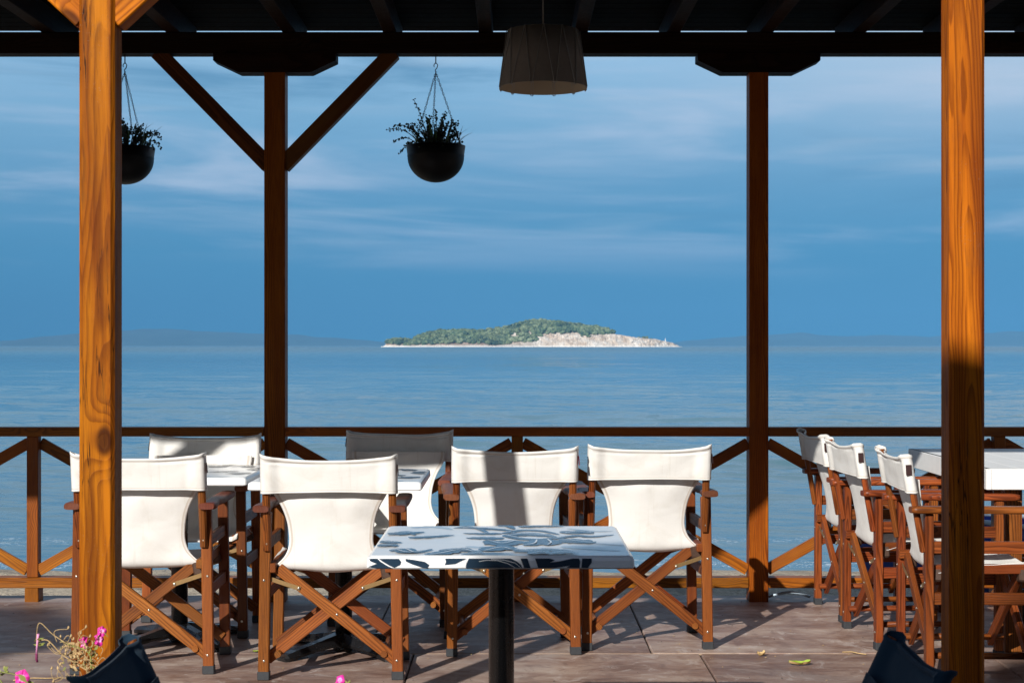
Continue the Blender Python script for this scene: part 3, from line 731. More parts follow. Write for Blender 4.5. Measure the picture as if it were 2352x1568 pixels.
# ------------------------------------------------------------------ pendant lamp
LY = 6.5; lx = px(1247.5, 0, LY).x
root = thing('pendant_lamp', 'tapered taupe fabric lamp shade laced with pale cord, hanging from the roof', 'lamp', (lx, LY, 2.338))
rb, rt, hh = .180, .146, .232
mb = MB(); mb.lathe([(rb, 0), (rb * .5 + rt * .5, hh / 2), (rt, hh), (rt - .003, hh)], n=64); mb.lathe([(rt - .003, hh), (rb - .003, 0), (rb, 0)], n=64, mi=1); mb.build('shade', [M['shade'], M['lining']], root)
mb = MB(); pts = []
N = 12
for k in range(N):
    a0 = 2 * math.pi * (k + .02) / N; am = 2 * math.pi * (k + .42) / N; a1 = 2 * math.pi * (k + .52) / N; a2 = 2 * math.pi * (k + .97) / N
    for (a, z, e) in ((a0, hh + .001, 0), (am, 0, .0), (am + .01, -.005, -.004), (a1 - .01, -.005, -.004), (a1, 0, 0), (a2, hh + .001, 0)):
        rr_ = (rb + (rt - rb) * max(0, z) / hh) + .0035 + e; pts.append((rr_ * math.cos(a), rr_ * math.sin(a), z))
mb.tube(pts + [pts[0]], .0016, 5)
for k in range(N):   # return runs inside the shade
    for q in (.42, .52):
        a = 2 * math.pi * (k + q) / N; mb.tube([(math.cos(a) * (rb - .001), math.sin(a) * (rb - .001), -.004), (math.cos(a + .04) * (rt - .008), math.sin(a + .04) * (rt - .008), hh)], .0016, 5)
mb.build('lacing_cord', M['lampcord'], root)
mb = MB(); mb.tube([(0, 0, hh - .02), (0, 0, 2.985 - 2.338)], .0028, 6)
mb.build('flex', M['lampcord'], root)
mb = MB(); mb.tube([(-rt, 0, hh - .006), (rt, 0, hh - .006)], .002, 5); mb.tube([(0, -rt, hh - .006), (0, rt, hh - .006)], .002, 5); mb.lathe([(.001, .10), (.018, .10), (.02, .15), (.016, .215), (.001, .215)], n=16)
mb.build('bulb_holder', M['iron'], root)
mb = MB(); mb.lathe([(.001, .045), (.012, .047), (.026, .06), (.03, .075), (.022, .092), (.016, .10)], n=20); mb.build('bulb', M['whitewood'], root)

# ------------------------------------------------------------------ folding director chairs
def ss(a, b, x): x = min(1, max(0, (x - a) / (b - a))); return x * x * (3 - 2 * x)
def chair(x, y, rz, label, seed, fabric='canvas', wd='chair', tagmat='tag', group='folding canvas chairs of the terrace', lean=.165, scale=1.0):
    rr = random.Random(seed)
    root = thing('director_chair', label, 'chair', (x, y, 0), rz, group); root.scale = (scale,) * 3
    yp = lambda z: -.222 - (z - .5) * lean
    LX = .256; wm = M[wd]; w2 = M['chair_b'] if wd == 'chair' else M['chair_r']
    def leg(sx, sy):
        top = .648
        o = MB().bar((sx * (LX + .003), sy * .20, .004), (sx * (LX - .007), sy * .20, top), .042, .032, up=(0, 1, 0), ch=.0035).build('leg', wm if rr.random() < .6 else w2, root)
        MB().bar((sx * (LX + .003), sy * .20, 0), (sx * (LX + .0025), sy * .20, .034), .047, .037, up=(0, 1, 0), ch=.003).build('rubber_foot', M['rubber'], o)
        for z in (.075, .385):
            MB().disc((sx * LX, sy * .2155, z), (0, sy, 0), .0055, .003).build('screw', M['steel'], o)
        return o
    for sx in (-1, 1):
        for sy in (-1, 1): leg(sx, sy)
        # armrest: broad flat board with rounded ends, narrowing in the middle
        def arm(u, v):
            yy = -.272 + .555 * u; wv = .034 - .010 * math.exp(-((u - .30) / .10) ** 2) - .004 * u
            e = 1 - (2 * u - 1) ** 30; wv *= .86 + .14 * max(0, e); th = .0145 * (.80 + .20 * max(0, e))
            a = 2 * math.pi * v; ca, sa = math.cos(a), math.sin(a); p = 4.5
            den = (abs(ca) ** p + abs(sa) ** p) ** (1 / p)
            return (sx * LX * 1.02 + wv * ca / den, yy, .664 + th * sa / den)
        mb = MB(); NU, NV = 26, 16; vs = []; gs = []; fs = []
        for i in range(NU):
            for j in range(NV):
                p = arm(i / (NU - 1), j / NV); vs.append(p); gs.append((p[0] + .03 + seed, p[2] - .64, p[1]))
        for i in range(NU - 1):
            for j in range(NV): fs.append((i * NV + j, (i + 1) * NV + j, (i + 1) * NV + (j + 1) % NV, i * NV + (j + 1) % NV))
        mb.add(vs, fs, gs, 0, True); mb.f += [list(range(NV)), list(range((NU - 1) * NV, NU * NV))[::-1]]; mb.mi += [0, 0]; mb.sm += [False, False]
        mb.build('armrest', M['arm'] if fabric == 'canvas' and wd == 'chair' else M['chair_r'], root)
        # back post: rounded stick through the arm, screwed to the outside of the rear leg
        o = MB().bar((sx * .243, -.218, .500), (sx * .240, yp(.862), .862), .030, .024, up=(0, 1, 0), ch=.003, rnd=.008).build('back_post', wm, root)
        MB().disc((sx * .243, -.2325, .528), (0, -1, -.1), .005, .003).build('screw', M['steel'], o)
        # seat rail, side rails, foot rail
        MB().bar((sx * .225, -.215, .432), (sx * .225, .215, .436), .028, .036, ch=.003).build('seat_rail', w2, root)
        MB().bar((sx * (LX - .004), -.188, .520), (sx * (LX - .004), .188, .520), .02, .046, ch=.002).build('side_rail', wm, root)
        MB().bar((sx * (LX - .002), -.188, .325), (sx * (LX - .002), .188, .325), .02, .046, ch=.002).build('side_rail', w2, root)
        MB().tube([(sx * .205, -.205, .098), (sx * .205, .205, .098)], .013, 10).build('foot_rail', w2, root)
        for sy in (-1, 1):   # bronze end plates of the seat rail and brass struts
            MB().bar((sx * .222, sy * .163, .385), (sx * .212, sy * .163, .437), .052, .034, up=(0, 1, 0), ch=.006).build('hinge_block', M['hinge'], root)
            o = MB().bar((sx * .118, sy * .1995, .350), (sx * .232, sy * .1995, .388), .002, .017, up=(0, 0, 1), ch=.0006).build('brass_strut', M['brass'], root)
            MB().disc((sx * .124, sy * .2005, .352), (0, sy, 0), .0062, .003).build('screw', M['steel'], o)
    for sy in (-1, 1):
        for sx in (-1, 1):
            yy = sy * (.186 if sx == -1 else .162)
            o = MB().bar((-sx * .252, yy, .072), (sx * .205, yy, .428), .022, .044, up=(0, 0, 1), ch=.003).build('cross_brace', w2 if rr.random() < .7 else wm, root)
            if sx == -1: MB().disc((.0235, sy * .197, .250), (0, sy, 0), .0055, .003).build('screw', M['steel'], o)
    # back band: canvas sleeve around both posts
    so = Vector((seed * 1.7, seed, 0))
    def band(u, v):
        W_ = .262; q = u * 2
        if q < 1: x = -W_ + 2 * W_ * q; s_ = -1
        else: x = W_ - 2 * W_ * (q - 1); s_ = 1
        ax_ = abs(x) / W_
        sag = .020 * (1 - ax_ ** 2.2) + .004 * noise.noise(Vector((x * 5, 0, 0)) + so)
        peak = .007 * ss(.92, 1.0, ax_)
        ztop = .872 - sag + peak - .003 * (s_ > 0); zbot = .724 + .003 * noise.noise(Vector((x * 4, 3, 0)) + so) + .004 * (1 - ax_ ** 2) 
        z = zbot + (ztop - zbot) * v
        tt = .0035 + .0155 * ss(.70, .88, ax_)
        tt *= math.sqrt(max(0, 1 - ss(.955, 1.0, ax_) * .98))
        wr = .004 * noise.noise(Vector((x * 7, z * 16, s_)) + so) * (1 - ax_ ** 4)
        crs = .0035 * math.sin((v * 9 - ax_ * 5)) * ss(.35, .8, ax_) * ss(.55, 1.0, v) * (1 - ss(.9, 1, ax_))
        belly = .016 * (1 - ax_ ** 2)
        hem = .0016 if v < .05 or v > .93 else 0
        fold = -s_ * .0045 * math.exp(-((v - .875 + .03 * ax_) / .028) ** 2) * ss(.12, .4, ax_) * (1 - ss(.86, .95, ax_)) * (1 if x * ((seed % 3) - 1) >= 0 else .4)
        roll = s_ * .0030 * math.exp(-((v - .95) / .04) ** 2)
        return (x, yp(z) + s_ * (tt + hem) - belly + wr + crs + fold + roll, z)
    mb = MB(); mb.grid(band, 96, 40, closeu=True)
    for i_ in range(len(mb.f)):
        if i_ % 39 in (2, 35): mb.mi[i_] = 1
    o = mb.build('back_canvas', [M[fabric], M['seam'] if fabric == 'canvas' else M[fabric]], root, .0016)
    # printed label on the side seam
    if tagmat:
        MB().bar((.2625, yp(.82) - .004, .835), (.2665, yp(.8) - .006, .795), .0012, .022, up=(0, 1, 0), ch=.0003).build('cloth_label', M[tagmat], root)
    # sling: back to seat in one piece
    dl = lean - .165
    path = [(a - dl * max(0, b - .48), b) for a, b in [(-.232, .775), (-.228, .745), (-.222, .715), (-.212, .67), (-.200, .62), (-.190, .57), (-.182, .52), (-.176, .48)]] + [(-.166, .436), (-.125, .430), (-.05, .440), (.05, .442), (.14, .446), (.20, .452), (.222, .445), (.224, .425)]
    hw = [.228, .226, .216, .190, .172, .164, .164, .184, .238, .242, .240, .238, .238, .238, .238, .236]
    def sl(u, v):
        q = v * (len(path) - 1); i = min(int(q), len(path) - 2); f_ = q - i
        def cr(a): 
            p0, p1, p2, p3 = a[max(i - 1, 0)], a[i], a[i + 1], a[min(i + 2, len(a) - 1)]
            return .5 * (2 * p1 + (p2 - p0) * f_ + (2 * p0 - 5 * p1 + 4 * p2 - p3) * f_ * f_ + (3 * p1 - p0 - 3 * p2 + p3) * f_ ** 3)
        yy = cr([p[0] for p in path]); zz = cr([p[1] for p in path]); w_ = cr(hw)
        s_ = 2 * u - 1; x = w_ * s_
        seat = ss(7, 10, q)
        zz -= seat * .030 * (1 - s_ * s_) * (1 - ss(13, 15, q)) ; zz += seat * .012 * ss(.9, 1, abs(s_))
        yy -= (1 - seat) * .018 * (1 - s_ * s_) * ss(0, 3, q)
        # bottom of the back droops between the seat rails
        dr = ss(5.5, 8, q) * (1 - ss(8, 10, q)); zz -= dr * (.004 * (1 - s_ ** 4) + .016 * s_ ** 8); 
        wr = .0060 * noise.noise(Vector((x * 9, zz * 9, yy * 9)) + so)
        return (x, yy + wr * (1 - seat), zz + wr * seat)
    mb = MB(); mb.grid(sl, 44, 76)
    for i_ in range(len(mb.f)):
        if i_ // 75 in (1, 41): mb.mi[i_] = 1
    mb.build('sling_canvas', [M[fabric], M['seam'] if fabric == 'canvas' else M[fabric]], root, .0016)
    return root
chair(-1.455, 6.465, R(1), 'white canvas chair behind the sunlit post, backs to the viewer, leftmost in front row', 11)
chair(-.702, 6.36, R(.5), 'white canvas chair with its back to the viewer, left of the black column table', 12)
chair(-.006, 6.845, R(4), 'white canvas chair with a post shadow striping its back, behind the near table', 13, tagmat='tagred')
chair(.564, 6.965, R(3), 'fully sunlit white canvas chair seen from behind, right of the near table', 14, group='folding canvas chairs of the terrace')
chair(-1.447, 7.24, R(180), 'white canvas chair facing the viewer at the railing, with slanted shadow, beside left back post', 15)
chair(-.560, 7.53, R(178), 'white canvas chair facing the viewer, its top half in shade, under the hanging planter', 16)
chair(1.735, 7.70, R(-88), 'side-on white canvas chair nearest the railing in the right row', 17, wd='chair_r')
chair(1.742, 7.03, R(-87), 'middle side-on white canvas chair of the right row', 18, wd='chair_r')
chair(1.800, 6.33, R(-92), 'side-on white canvas chair nearest the viewer in right row, partly behind the post', 19, wd='chair_r')
chair(-.46, 3.05, R(-90), 'dark navy canvas chair in the bottom left corner', 20, 'navy', tagmat=None, group='navy canvas chairs in the foreground', lean=.47, scale=.8)
chair(.47, 3.09, R(90), 'dark navy canvas chair in the bottom right corner', 21, 'navy', tagmat=None, group='navy canvas chairs in the foreground', lean=.47, scale=.8)

# ------------------------------------------------------------------ damask tables
# spines of the printed leaves in table-top coordinates (x, y from -.35 to .35), width, lobes
def tp(zx, zy):
    X_ = (1350 + zx / 2.045) / 1.6735; Y_ = (1980 + zy / 2.045) / 1.6735
    Yw = .55 * 3660 / (Y_ - 793); return ((X_ - 1176) / 3660 * Yw + .030, Yw - 4.50)
LEAVES = [
 ([(1225, 172), (1400, 152), (1620, 180)], .060, 3),  ([(1195, 150), (1330, 125), (1500, 130), (1640, 160)], .030, 0), ([(1200, 165), (1350, 192), (1500, 196), (1625, 178)], .034, 0), ([(1255, 150), (1380, 158), (1545, 172)], .052, 2),
 ([(1200, 190), (1050, 186), (900, 186)], .052, 5), ([(1185, 150), (1040, 152), (875, 148)], .034, 4), ([(1270, 128), (1120, 116), (1000, 108), (800, 106)], .030, 3), ([(1080, 150), (1000, 112), (900, 96), (800, 110)], .016, 0),
 ([(1600, 195), (1750, 168), (1900, 175), (2065, 160)], .034, 3), ([(1680, 150), (1780, 138), (1900, 150)], .060, 4), ([(1620, 205), (1790, 214), (1895, 228)], .070, 4), ([(1620, 190), (1700, 200), (1850, 205)], .020, 0),
 ([(1460, 205), (1440, 232), (1360, 246)], .050, 3), ([(1540, 200), (1570, 225), (1540, 246)], .045, 2), ([(1300, 208), (1180, 232), (1070, 205)], .070, 5), ([(1320, 100), (1480, 92), (1675, 95)], .045, 4), ([(1150, 92), (1230, 92), (1280, 118)], .022, 0),
 ([(285, 152), (400, 152), (575, 140)], .050, 4), ([(355, 150), (440, 140), (500, 165)], .02, 0), ([(450, 186), (600, 180), (812, 165)], .034, 4), ([(235, 212), (300, 222), (400, 224)], .040, 3), ([(220, 240), (290, 246), (350, 238)], .05, 3),
 ([(310, 292), (420, 278), (500, 302), (640, 277)], .032, 3), ([(360, 284), (430, 302), (560, 300)], .028, 2), ([(580, 322), (700, 312), (850, 286), (1040, 302)], .048, 6), ([(700, 294), (860, 276), (960, 300)], .030, 2),
 ([(1045, 292), (1180, 266), (1265, 284)], .060, 4), ([(1280, 284), (1400, 292), (1560, 284), (1750, 296)], .046, 5), ([(1560, 316), (1660, 304), (1790, 312)], .036, 3), ([(1400, 320), (1500, 300), (1540, 318)], .03, 0), ([(860, 320), (1000, 312), (1290, 318)], .03, 3)]
PALE = [([(480, 105), (650, 95), (800, 120)], .05, 3), ([(900, 250), (1100, 262), (1250, 245)], .05, 4), ([(1650, 250), (1850, 262), (2120, 285)], .06, 5), ([(1900, 225), (2040, 235), (2150, 243)], .018, 2), ([(1700, 110), (1900, 130), (2060, 130)], .03, 3)]
def leafstrip(mb, spine, w, lobes, z, mi, rev=0, n=40):
    def cat(q):
        m_ = len(spine) - 1; q *= m_; i = min(int(q), m_ - 1); f_ = q - i
        g = lambda k: Vector(spine[min(max(k, 0), m_)])
        p0, p1, p2, p3 = g(i - 1), g(i), g(i + 1), g(i + 2)
        return .5 * (2 * p1 + (p2 - p0) * f_ + (2 * p0 - 5 * p1 + 4 * p2 - p3) * f_ * f_ + (3 * p1 - p0 - 3 * p2 + p3) * f_ ** 3)
    vs = []
    for i in range(n + 1):
        q = i / n; c = cat(q); d = cat(min(1, q + .01)) - cat(max(0, q - .01)); d = d.normalized() if d.length > 0 else Vector((1, 0)); nn = Vector((-d.y, d.x))
        pr = (1.35 if mi == 1 else 1) * math.sin(math.pi * min(1, q ** .75 * .98 + .02)) ** .7
        jag = 1.0
        if lobes: ph = (q * lobes) % 1; jag = .62 + .5 * (1 - ph) ** .6
        jag2 = 1.0
        if lobes: ph = (q * lobes + .4) % 1; jag2 = .62 + .5 * (1 - ph) ** .6
        a = c + nn * (w / 2 * pr * jag); b = c - nn * (w / 2 * pr * jag2)
        for p in (a, b): vs.append((max(-.338, min(.338, p.x)), max(-.338, min(.338, p.y)), z + i * .000002))
    mb.add(vs, [(2 * i, 2 * i + 1, 2 * i + 3, 2 * i + 2) for i in range(n)], None, mi)
    return cat
def tabletop(root, seed, size=.70, zt=.742, th=.034, white_edge=False, flip=False):
    mb = MB(); h = size / 2
    rings = []
    for (ins, z) in ((.004, zt - th), (0, zt - th + .004), (0.001, zt - .012), (.004, zt - .004), (.012, zt)):
        ring = []; a = h - ins; rc = .012
        for cx, cy, s0 in ((a - rc, a - rc, 0), (-a + rc, a - rc, 90), (-a + rc, -a + rc, 180), (a - rc, -a + rc, 270)):
            for k in range(5): an = R(s0 + 90 * k / 4); ring.append((cx + rc * math.cos(an), cy + rc * math.sin(an), z))
        rings.append(ring)
    n = len(rings[0]); vs = [p for r_ in rings for p in r_]; fs = []
    for i in range(len(rings) - 1):
        for k in range(n): fs.append((i * n + k, i * n + (k + 1) % n, (i + 1) * n + (k + 1) % n, (i + 1) * n + k))
    mb.add(vs, fs, None, 0, False); o = len(mb.v) - n
    mb.f.append([o + k for k in range(n)]); mb.mi.append(0); mb.sm.append(False)
    mb.f.append(list(range(n))[::-1]); mb.mi.append(0); mb.sm.append(False)
    z = zt + .0004
    sg = -1 if flip else 1
    for sp, w_, lb in PALE:
        leafstrip(mb, [(sg * tp(*p)[0], sg * tp(*p)[1]) for p in sp], w_, lb, z, 2); z += .0001
    for sp, w_, lb in LEAVES:
        c = leafstrip(mb, [(sg * tp(*p)[0], sg * tp(*p)[1]) for p in sp], w_, lb, z, 1); z += .0001
    z += .0002
    for sp, w_, lb in LEAVES:
        if w_ > .025: leafstrip(mb, [(sg * tp(*p)[0], sg * tp(*p)[1]) for p in sp], .0050, 0, z, 0, n=20); z += .00002
    if not white_edge:
        # the print runs on over the front edge
        def ed(x): return ((1350 + x / 2.045) / 1.6735 - 1176) / 3660 * 4.15 + .03
        zc = zt - th / 2 - .003
        def shape(pts):
            q = [(ed(a), -h - .0008, zt - .005 - (b - 325) / 85 * (th - .006)) for a, b in pts]
            mb.add(q, [tuple(range(len(q)))], None, 1)
        shape([(140, 330), (205, 328), (225, 350), (280, 385), (325, 405), (200, 405), (130, 395), (200, 370), (150, 350)])
        shape([(215, 330), (375, 330), (392, 355), (385, 380), (340, 402), (300, 385), (250, 355)])
        shape([(425, 330), (500, 340), (580, 355), (615, 380), (600, 405), (560, 402), (480, 375), (430, 352)])
        shape([(738, 328), (905, 328), (860, 350), (820, 372), (735, 380), (745, 355)])
        shape([(925, 328), (1250, 328), (1300, 350), (1335, 378), (1345, 402), (900, 404), (905, 370)])
        shape([(1330, 328), (1385, 328), (1410, 404), (1360, 404)])
        shape([(1445, 328), (1560, 328), (1600, 340), (1560, 362), (1640, 350), (1740, 328), (1790, 328), (1800, 350), (1795, 402), (1690, 402), (1720, 385), (1600, 402), (1470, 404)])
        shape([(1815, 328), (1890, 328), (1890, 360), (1860, 404), (1810, 402)])
        def rim(pts):
            for i in range(len(pts) - 1):
                (a, b), (c, d) = pts[i], pts[i + 1]
                f = lambda x, y: (ed(x), -h - .0014, zt - .005 - (y - 325) / 85 * (th - .006))
                mb.add([f(a, b), f(c, d), f(c, d + 4), f(a, b + 4)], [(0, 1, 2, 3)], None, 0)
        rim([(1005, 350), (1060, 340), (1150, 342), (1230, 365), (1290, 400)]); rim([(1100, 332), (1200, 338), (1290, 362), (1335, 400)])
    return mb.build('tabletop', [M['white'], M['ink'], M['ink2']], root)
def pedestal(root, r=.036):
    MB().lathe([(.001, .706), (.13, .706), (.13, .700), (.05, .694), (r, .690), (r, .05), (.001, .05)], n=28).build('column', M['black'], root)
    for k in range(4):
        a = R(45 + 90 * k + 0); d = Vector((math.cos(a), math.sin(a), 0)); w = Vector((-d.y, d.x, 0)); vs = []
        st = [(.0, .085, .040, .0), (.06, .075, .034, .028), (.16, .055, .03, .022), (.26, .038, .034, .008), (.31, .028, .036, .0), (.325, .014, .028, 0)]
        for (q, zt, wd, zb) in st:
            c = d * q
            vs += [c + w * wd * .55 + Vector((0, 0, zt)), c + w * wd + Vector((0, 0, zt * .55)), c + w * wd + Vector((0, 0, zb)), c - w * wd + Vector((0, 0, zb)), c - w * wd + Vector((0, 0, zt * .55)), c - w * wd * .55 + Vector((0, 0, zt))]
        fs = []
        for i in range(len(st) - 1):
            for j in range(6): fs.append((i * 6 + j, i * 6 + (j + 1) % 6, (i + 1) * 6 + (j + 1) % 6, (i + 1) * 6 + j))
        fs.append(tuple(range(30, 36)))
        MB().add(vs, [tuple(reversed(f)) for f in fs]).build('foot', M['black'], root)
def dtable(x, y, rz, label, seed, **k):
    root = thing('cafe_table', label, 'table', (x, y, 0), rz, 'cafe tables with damask print tops')
    tabletop(root, seed, **k); pedestal(root); return root
dtable(-.030, 4.50, 0, 'nearest table, white top with large navy damask flowers on a thick black column', 1)
dtable(-.712, 6.74, R(0), 'damask print table behind the second white chair from the left', 2, flip=True, white_edge=True)
dtable(-1.452, 6.96, R(0), 'damask print table in the left corner, partly hidden by the leftmost chair', 3, flip=True, white_edge=True)

# ------------------------------------------------------------------ white table at right
root = thing('white_table', 'large white painted wooden table at the right edge of the terrace', 'table', (2.46, 7.22, 0))
mb = MB(); n = 7
for k in range(n):
    xa = -.5 + k / n; mb.bar((xa + .5 / n, -.642, .770), (xa + .5 / n, .642, .770), 1 / n - .002, .022, ch=.0015)
mb.build('tabletop', M['whitewood'], root)
for (a, b) in (((-.492, -.648, .738), (-.492, .648, .738)), ((.492, -.648, .738), (.492, .648, .738))): MB().bar(a, b, .022, .086, ch=.002).build('apron', M['whitewood'], root)
for (a, b) in (((-.48, -.64, .738), (.48, -.64, .738)), ((-.48, .64, .738), (.48, .64, .738))): MB().bar(a, b, .022, .085, ch=.002).build('apron', M['whitewood'], root)
for sx in (-1, 1):
    for sy in (-1, 1): MB().bar((sx * .36, sy * .52, 0), (sx * .36, sy * .52, .694), .07, .07, up=(0, 1, 0)).build('leg', M['chair'], root)
MB().bar((-.36, 0, .30), (.36, 0, .30), .03, .06).build('stretcher', M['chair'], root)

# ------------------------------------------------------------------ planter box with petunias (mostly below the frame)
root = thing('petunia_planter', 'straggly half dry petunias with pink flowers in the bottom left foreground', 'planter', (0, 3.62, 0))
mb = MB(); box(mb, -1.62, -.30, -.11, .11, 0, .40); mb.build('trough', M['terracotta'], root)
mb = MB(); box(mb, -1.60, -.32, -.095, .095, .401, .412); mb.build('soil', M['soil'], root)
def L(x, y, dy=0): p = px(x, y, 3.62 + dy); return Vector((p.x, dy, p.z))
def curvestem(pts, r=.0016, m_='stem', nm='stem'):
    pts = [Vector(p) for p in pts]; o = []
    for i in range(len(pts) - 1):
        p0 = pts[max(i - 1, 0)]; p1 = pts[i]; p2 = pts[i + 1]; p3 = pts[min(i + 2, len(pts) - 1)]
        for k in range(6):
            f_ = k / 6; o.append(.5 * (2 * p1 + (p2 - p0) * f_ + (2 * p0 - 5 * p1 + 4 * p2 - p3) * f_ * f_ + (3 * p1 - p0 - 3 * p2 + p3) * f_ ** 3))
    o.append(pts[-1]); return o
sg = MB(); sd = MB(); rr = random.Random(21)
def gs(pts, r=.0018): sg.tube(curvestem(pts), lambda q: r * (1.1 - .6 * q), 6)
def ds(pts, r=.0013): sd.tube(curvestem(pts), lambda q: r * (1.1 - .4 * q), 5)
gs([L(250, 1760), L(225, 1650), L(210, 1560), L(205, 1500), L(160, 1480), L(140, 1470)], .0022)
gs([L(205, 1500), L(215, 1475), L(235, 1452), L(248, 1462)], .0015)
gs([L(213, 1530), L(240, 1560), L(250, 1585)], .0016)
ds([L(212, 1530), L(190, 1500), L(150, 1475), L(120, 1455), L(90, 1430), L(83, 1475)], .0014)
ds([L(210, 1545), L(170, 1520), L(140, 1500), L(110, 1470), L(86, 1472)], .0018)
gs([L(-60, 1760), L(-20, 1650), L(10, 1585), L(-10, 1545), L(20, 1545), L(48, 1552)], .002)
gs([L(830, 1780), L(815, 1680), L(800, 1600), L(785, 1565)], .002)
for k in range(46):
    bx_, by_ = 188 + rr.uniform(-60, 40), 1505 + rr.uniform(-40, 55); a = rr.uniform(0, 6.28); l_ = rr.uniform(10, 26); dy = rr.uniform(-.03, .03)
    p0 = L(bx_, by_, dy); p1 = L(bx_ + l_ * math.cos(a), by_ + l_ * math.sin(a), dy + rr.uniform(-.01, .01)); p2 = L(bx_ + 1.5 * l_ * math.cos(a + .9), by_ + 1.5 * l_ * math.sin(a + .9), dy)
    ds([p0, p1, p2], .0009)
    sd.tube([p2, p2 + Vector((.002, 0, .003)), p2 + Vector((.002, 0, .008))], lambda q: .0030 * math.sin(math.pi * (.15 + .8 * q)), 6)
for k in range(70):
    t_ = rr.uniform(0, 1); c = L(210 - 60 * t_ + rr.uniform(-22, 22), 1480 + 60 * rr.random(), rr.uniform(-.02, .02)); d = Vector((rr.uniform(-1, 1), rr.uniform(-1, 1), rr.uniform(-.6, 1))).normalized(); w = d.cross(Vector((0, 1, .2))).normalized()
    l_ = rr.uniform(.008, .02); (sg if rr.random() < .22 else sd).add([c, c + d * l_ * .5 + w * l_ * .22, c + d * l_, c + d * l_ * .5 - w * l_ * .22], [(0, 1, 2, 3)], None, 0, True)
for c0 in (L(86, 1470), L(92, 1482), L(-2, 1550), L(10, 1540), L(820, 1590), L(800, 1575)):
    for k in range(12):
        d = Vector((rr.uniform(-1, 1), rr.uniform(-1, 1), rr.uniform(-.2, 1))).normalized(); w = d.cross(Vector((0, 1, .2))).normalized(); l_ = rr.uniform(.008, .017)
        sg.add([c0, c0 + d * l_ * .5 + w * l_ * .2, c0 + d * l_, c0 + d * l_ * .5 - w * l_ * .2], [(0, 1, 2, 3)], None, 0, True)
# stems under the frame so that the plant fills its trough
for k in range(60):
    x = rr.uniform(-1.55, -.4); p0 = Vector((x, rr.uniform(-.07, .07), .405)); p1 = p0 + Vector((rr.uniform(-.07, .07), rr.uniform(-.05, .05), rr.uniform(.05, .13)))
    sg.tube(curvestem([p0, (p0 + p1) / 2 + Vector((.01, 0, .01)), p1]), .0016, 5)
    for q in range(7):
        c = p0.lerp(p1, rr.random()); d = Vector((rr.uniform(-1, 1), rr.uniform(-1, 1), rr.uniform(-.1, 1))).normalized(); w = d.cross(Vector((0, 1, .2))).normalized(); l_ = rr.uniform(.02, .04)
        sg.add([c, c + d * l_ * .5 + w * l_ * .25, c + d * l_, c + d * l_ * .5 - w * l_ * .25], [(0, 1, 2, 3)], None, 0, True)
sg.build('stem', M['stem'], root)
o = sd.build('stem', M['drystem'], root); o['label'] = 'dry straw-coloured tangled stems'
def flower(c, nrm, r, wilt=0, seed=0):
    r *= .85
    c = Vector(c); q = Vector(nrm).normalized().to_track_quat('Z', 'Y'); mb = MB()
    def fn(u, v):
        a = 2 * math.pi * u; lob = 1 - .16 * abs(math.sin(2.5 * a)) ** .7 * v; rad = r * (v * .95 + .05) * lob
        z = r * (.75 * (v ** .45) - .25 * v * v) - r * .5 + wilt * r * .5 * noise.noise(Vector((math.cos(a) * 2, math.sin(a) * 2, seed))) * v * 2 + .08 * r * math.sin(5 * a) * v
        return tuple(c + q @ Vector((rad * math.cos(a) * (1 - .35 * wilt * v), rad * math.sin(a), z - wilt * .5 * r * v * v)))
    mb.grid(fn, 40, 9, closeu=True)
    for i, f_ in enumerate(mb.f): mb.mi[i] = 1 if i % 8 < 3 else 0
    return mb.build('flower', [M['petal'], M['petal_pale']], root)
flower(L(229, 1468), (.5, -.8, .2), .019, .7, 1); flower(L(234, 1448), (.3, -1, .6), .016, .5, 2); flower(L(190, 1478), (-.2, -.9, -.2), .019, 1.0, 3)
flower(L(50, 1556), (.1, -1, .1), .024, .3, 4); flower(L(780, 1560), (-.3, -.8, .6), .017, .5, 5)
MB().tube([L(88, 1455), L(86, 1475), L(84, 1500)], lambda q: .003 - .001 * q, 6).build('withered_flower', M['petal_pale'], root)
MB().tube([L(84, 1500), L(84, 1512), L(86, 1520)], lambda q: .0034 - .001 * q, 6).build('withered_flower', M['petal_dead'], root)

# ------------------------------------------------------------------ fallen leaves
def leaf(c, l_, w_, rz, mats, label, curl=.3, seed=0):
    mb = MB()
    def fn(u, v):
        s_ = 2 * v - 1; prof = math.sin(math.pi * (u * .96 + .02)) ** .6 * (1 + .25 * math.sin(14 * u + seed))
        return (l_ * (u - .5), w_ * .5 * s_ * prof, .004 + curl * w_ * (s_ * s_ * .8 + .5 * (2 * u - 1) ** 2) + .004 * noise.noise(Vector((u * 5, v * 5, seed))))
    mb.grid(fn, 16, 9)
    for i in range(len(mb.f)): mb.mi[i] = 1 if (i % 8) > 4 and len(mats) > 1 else 0
    o = mb.build('fallen_leaf', mats); o.location = c; o.rotation_euler = (0, 0, rz); tag(o, label, 'leaf', 'fallen leaves on the slabs')
leaf((px(1745, 1500, 6.66).x, 6.62, 0), .036, .030, R(15), [M['dryleaf']], 'small curled dry tan leaf on the joint between slabs', .5, 1)
leaf((px(1837, 1527, 6.43).x, 6.43, 0), .088, .040, R(4), [M['dryleaf'], M['limeleaf']], 'green and brown curled leaf on the right part of the floor', .35, 2)
leaf((px(590, 1497, 6.7).x, 6.7, 0), .034, .018, R(20), [M['limeleaf']], 'tiny green leaf on the floor between the two front left chairs', .3, 3)

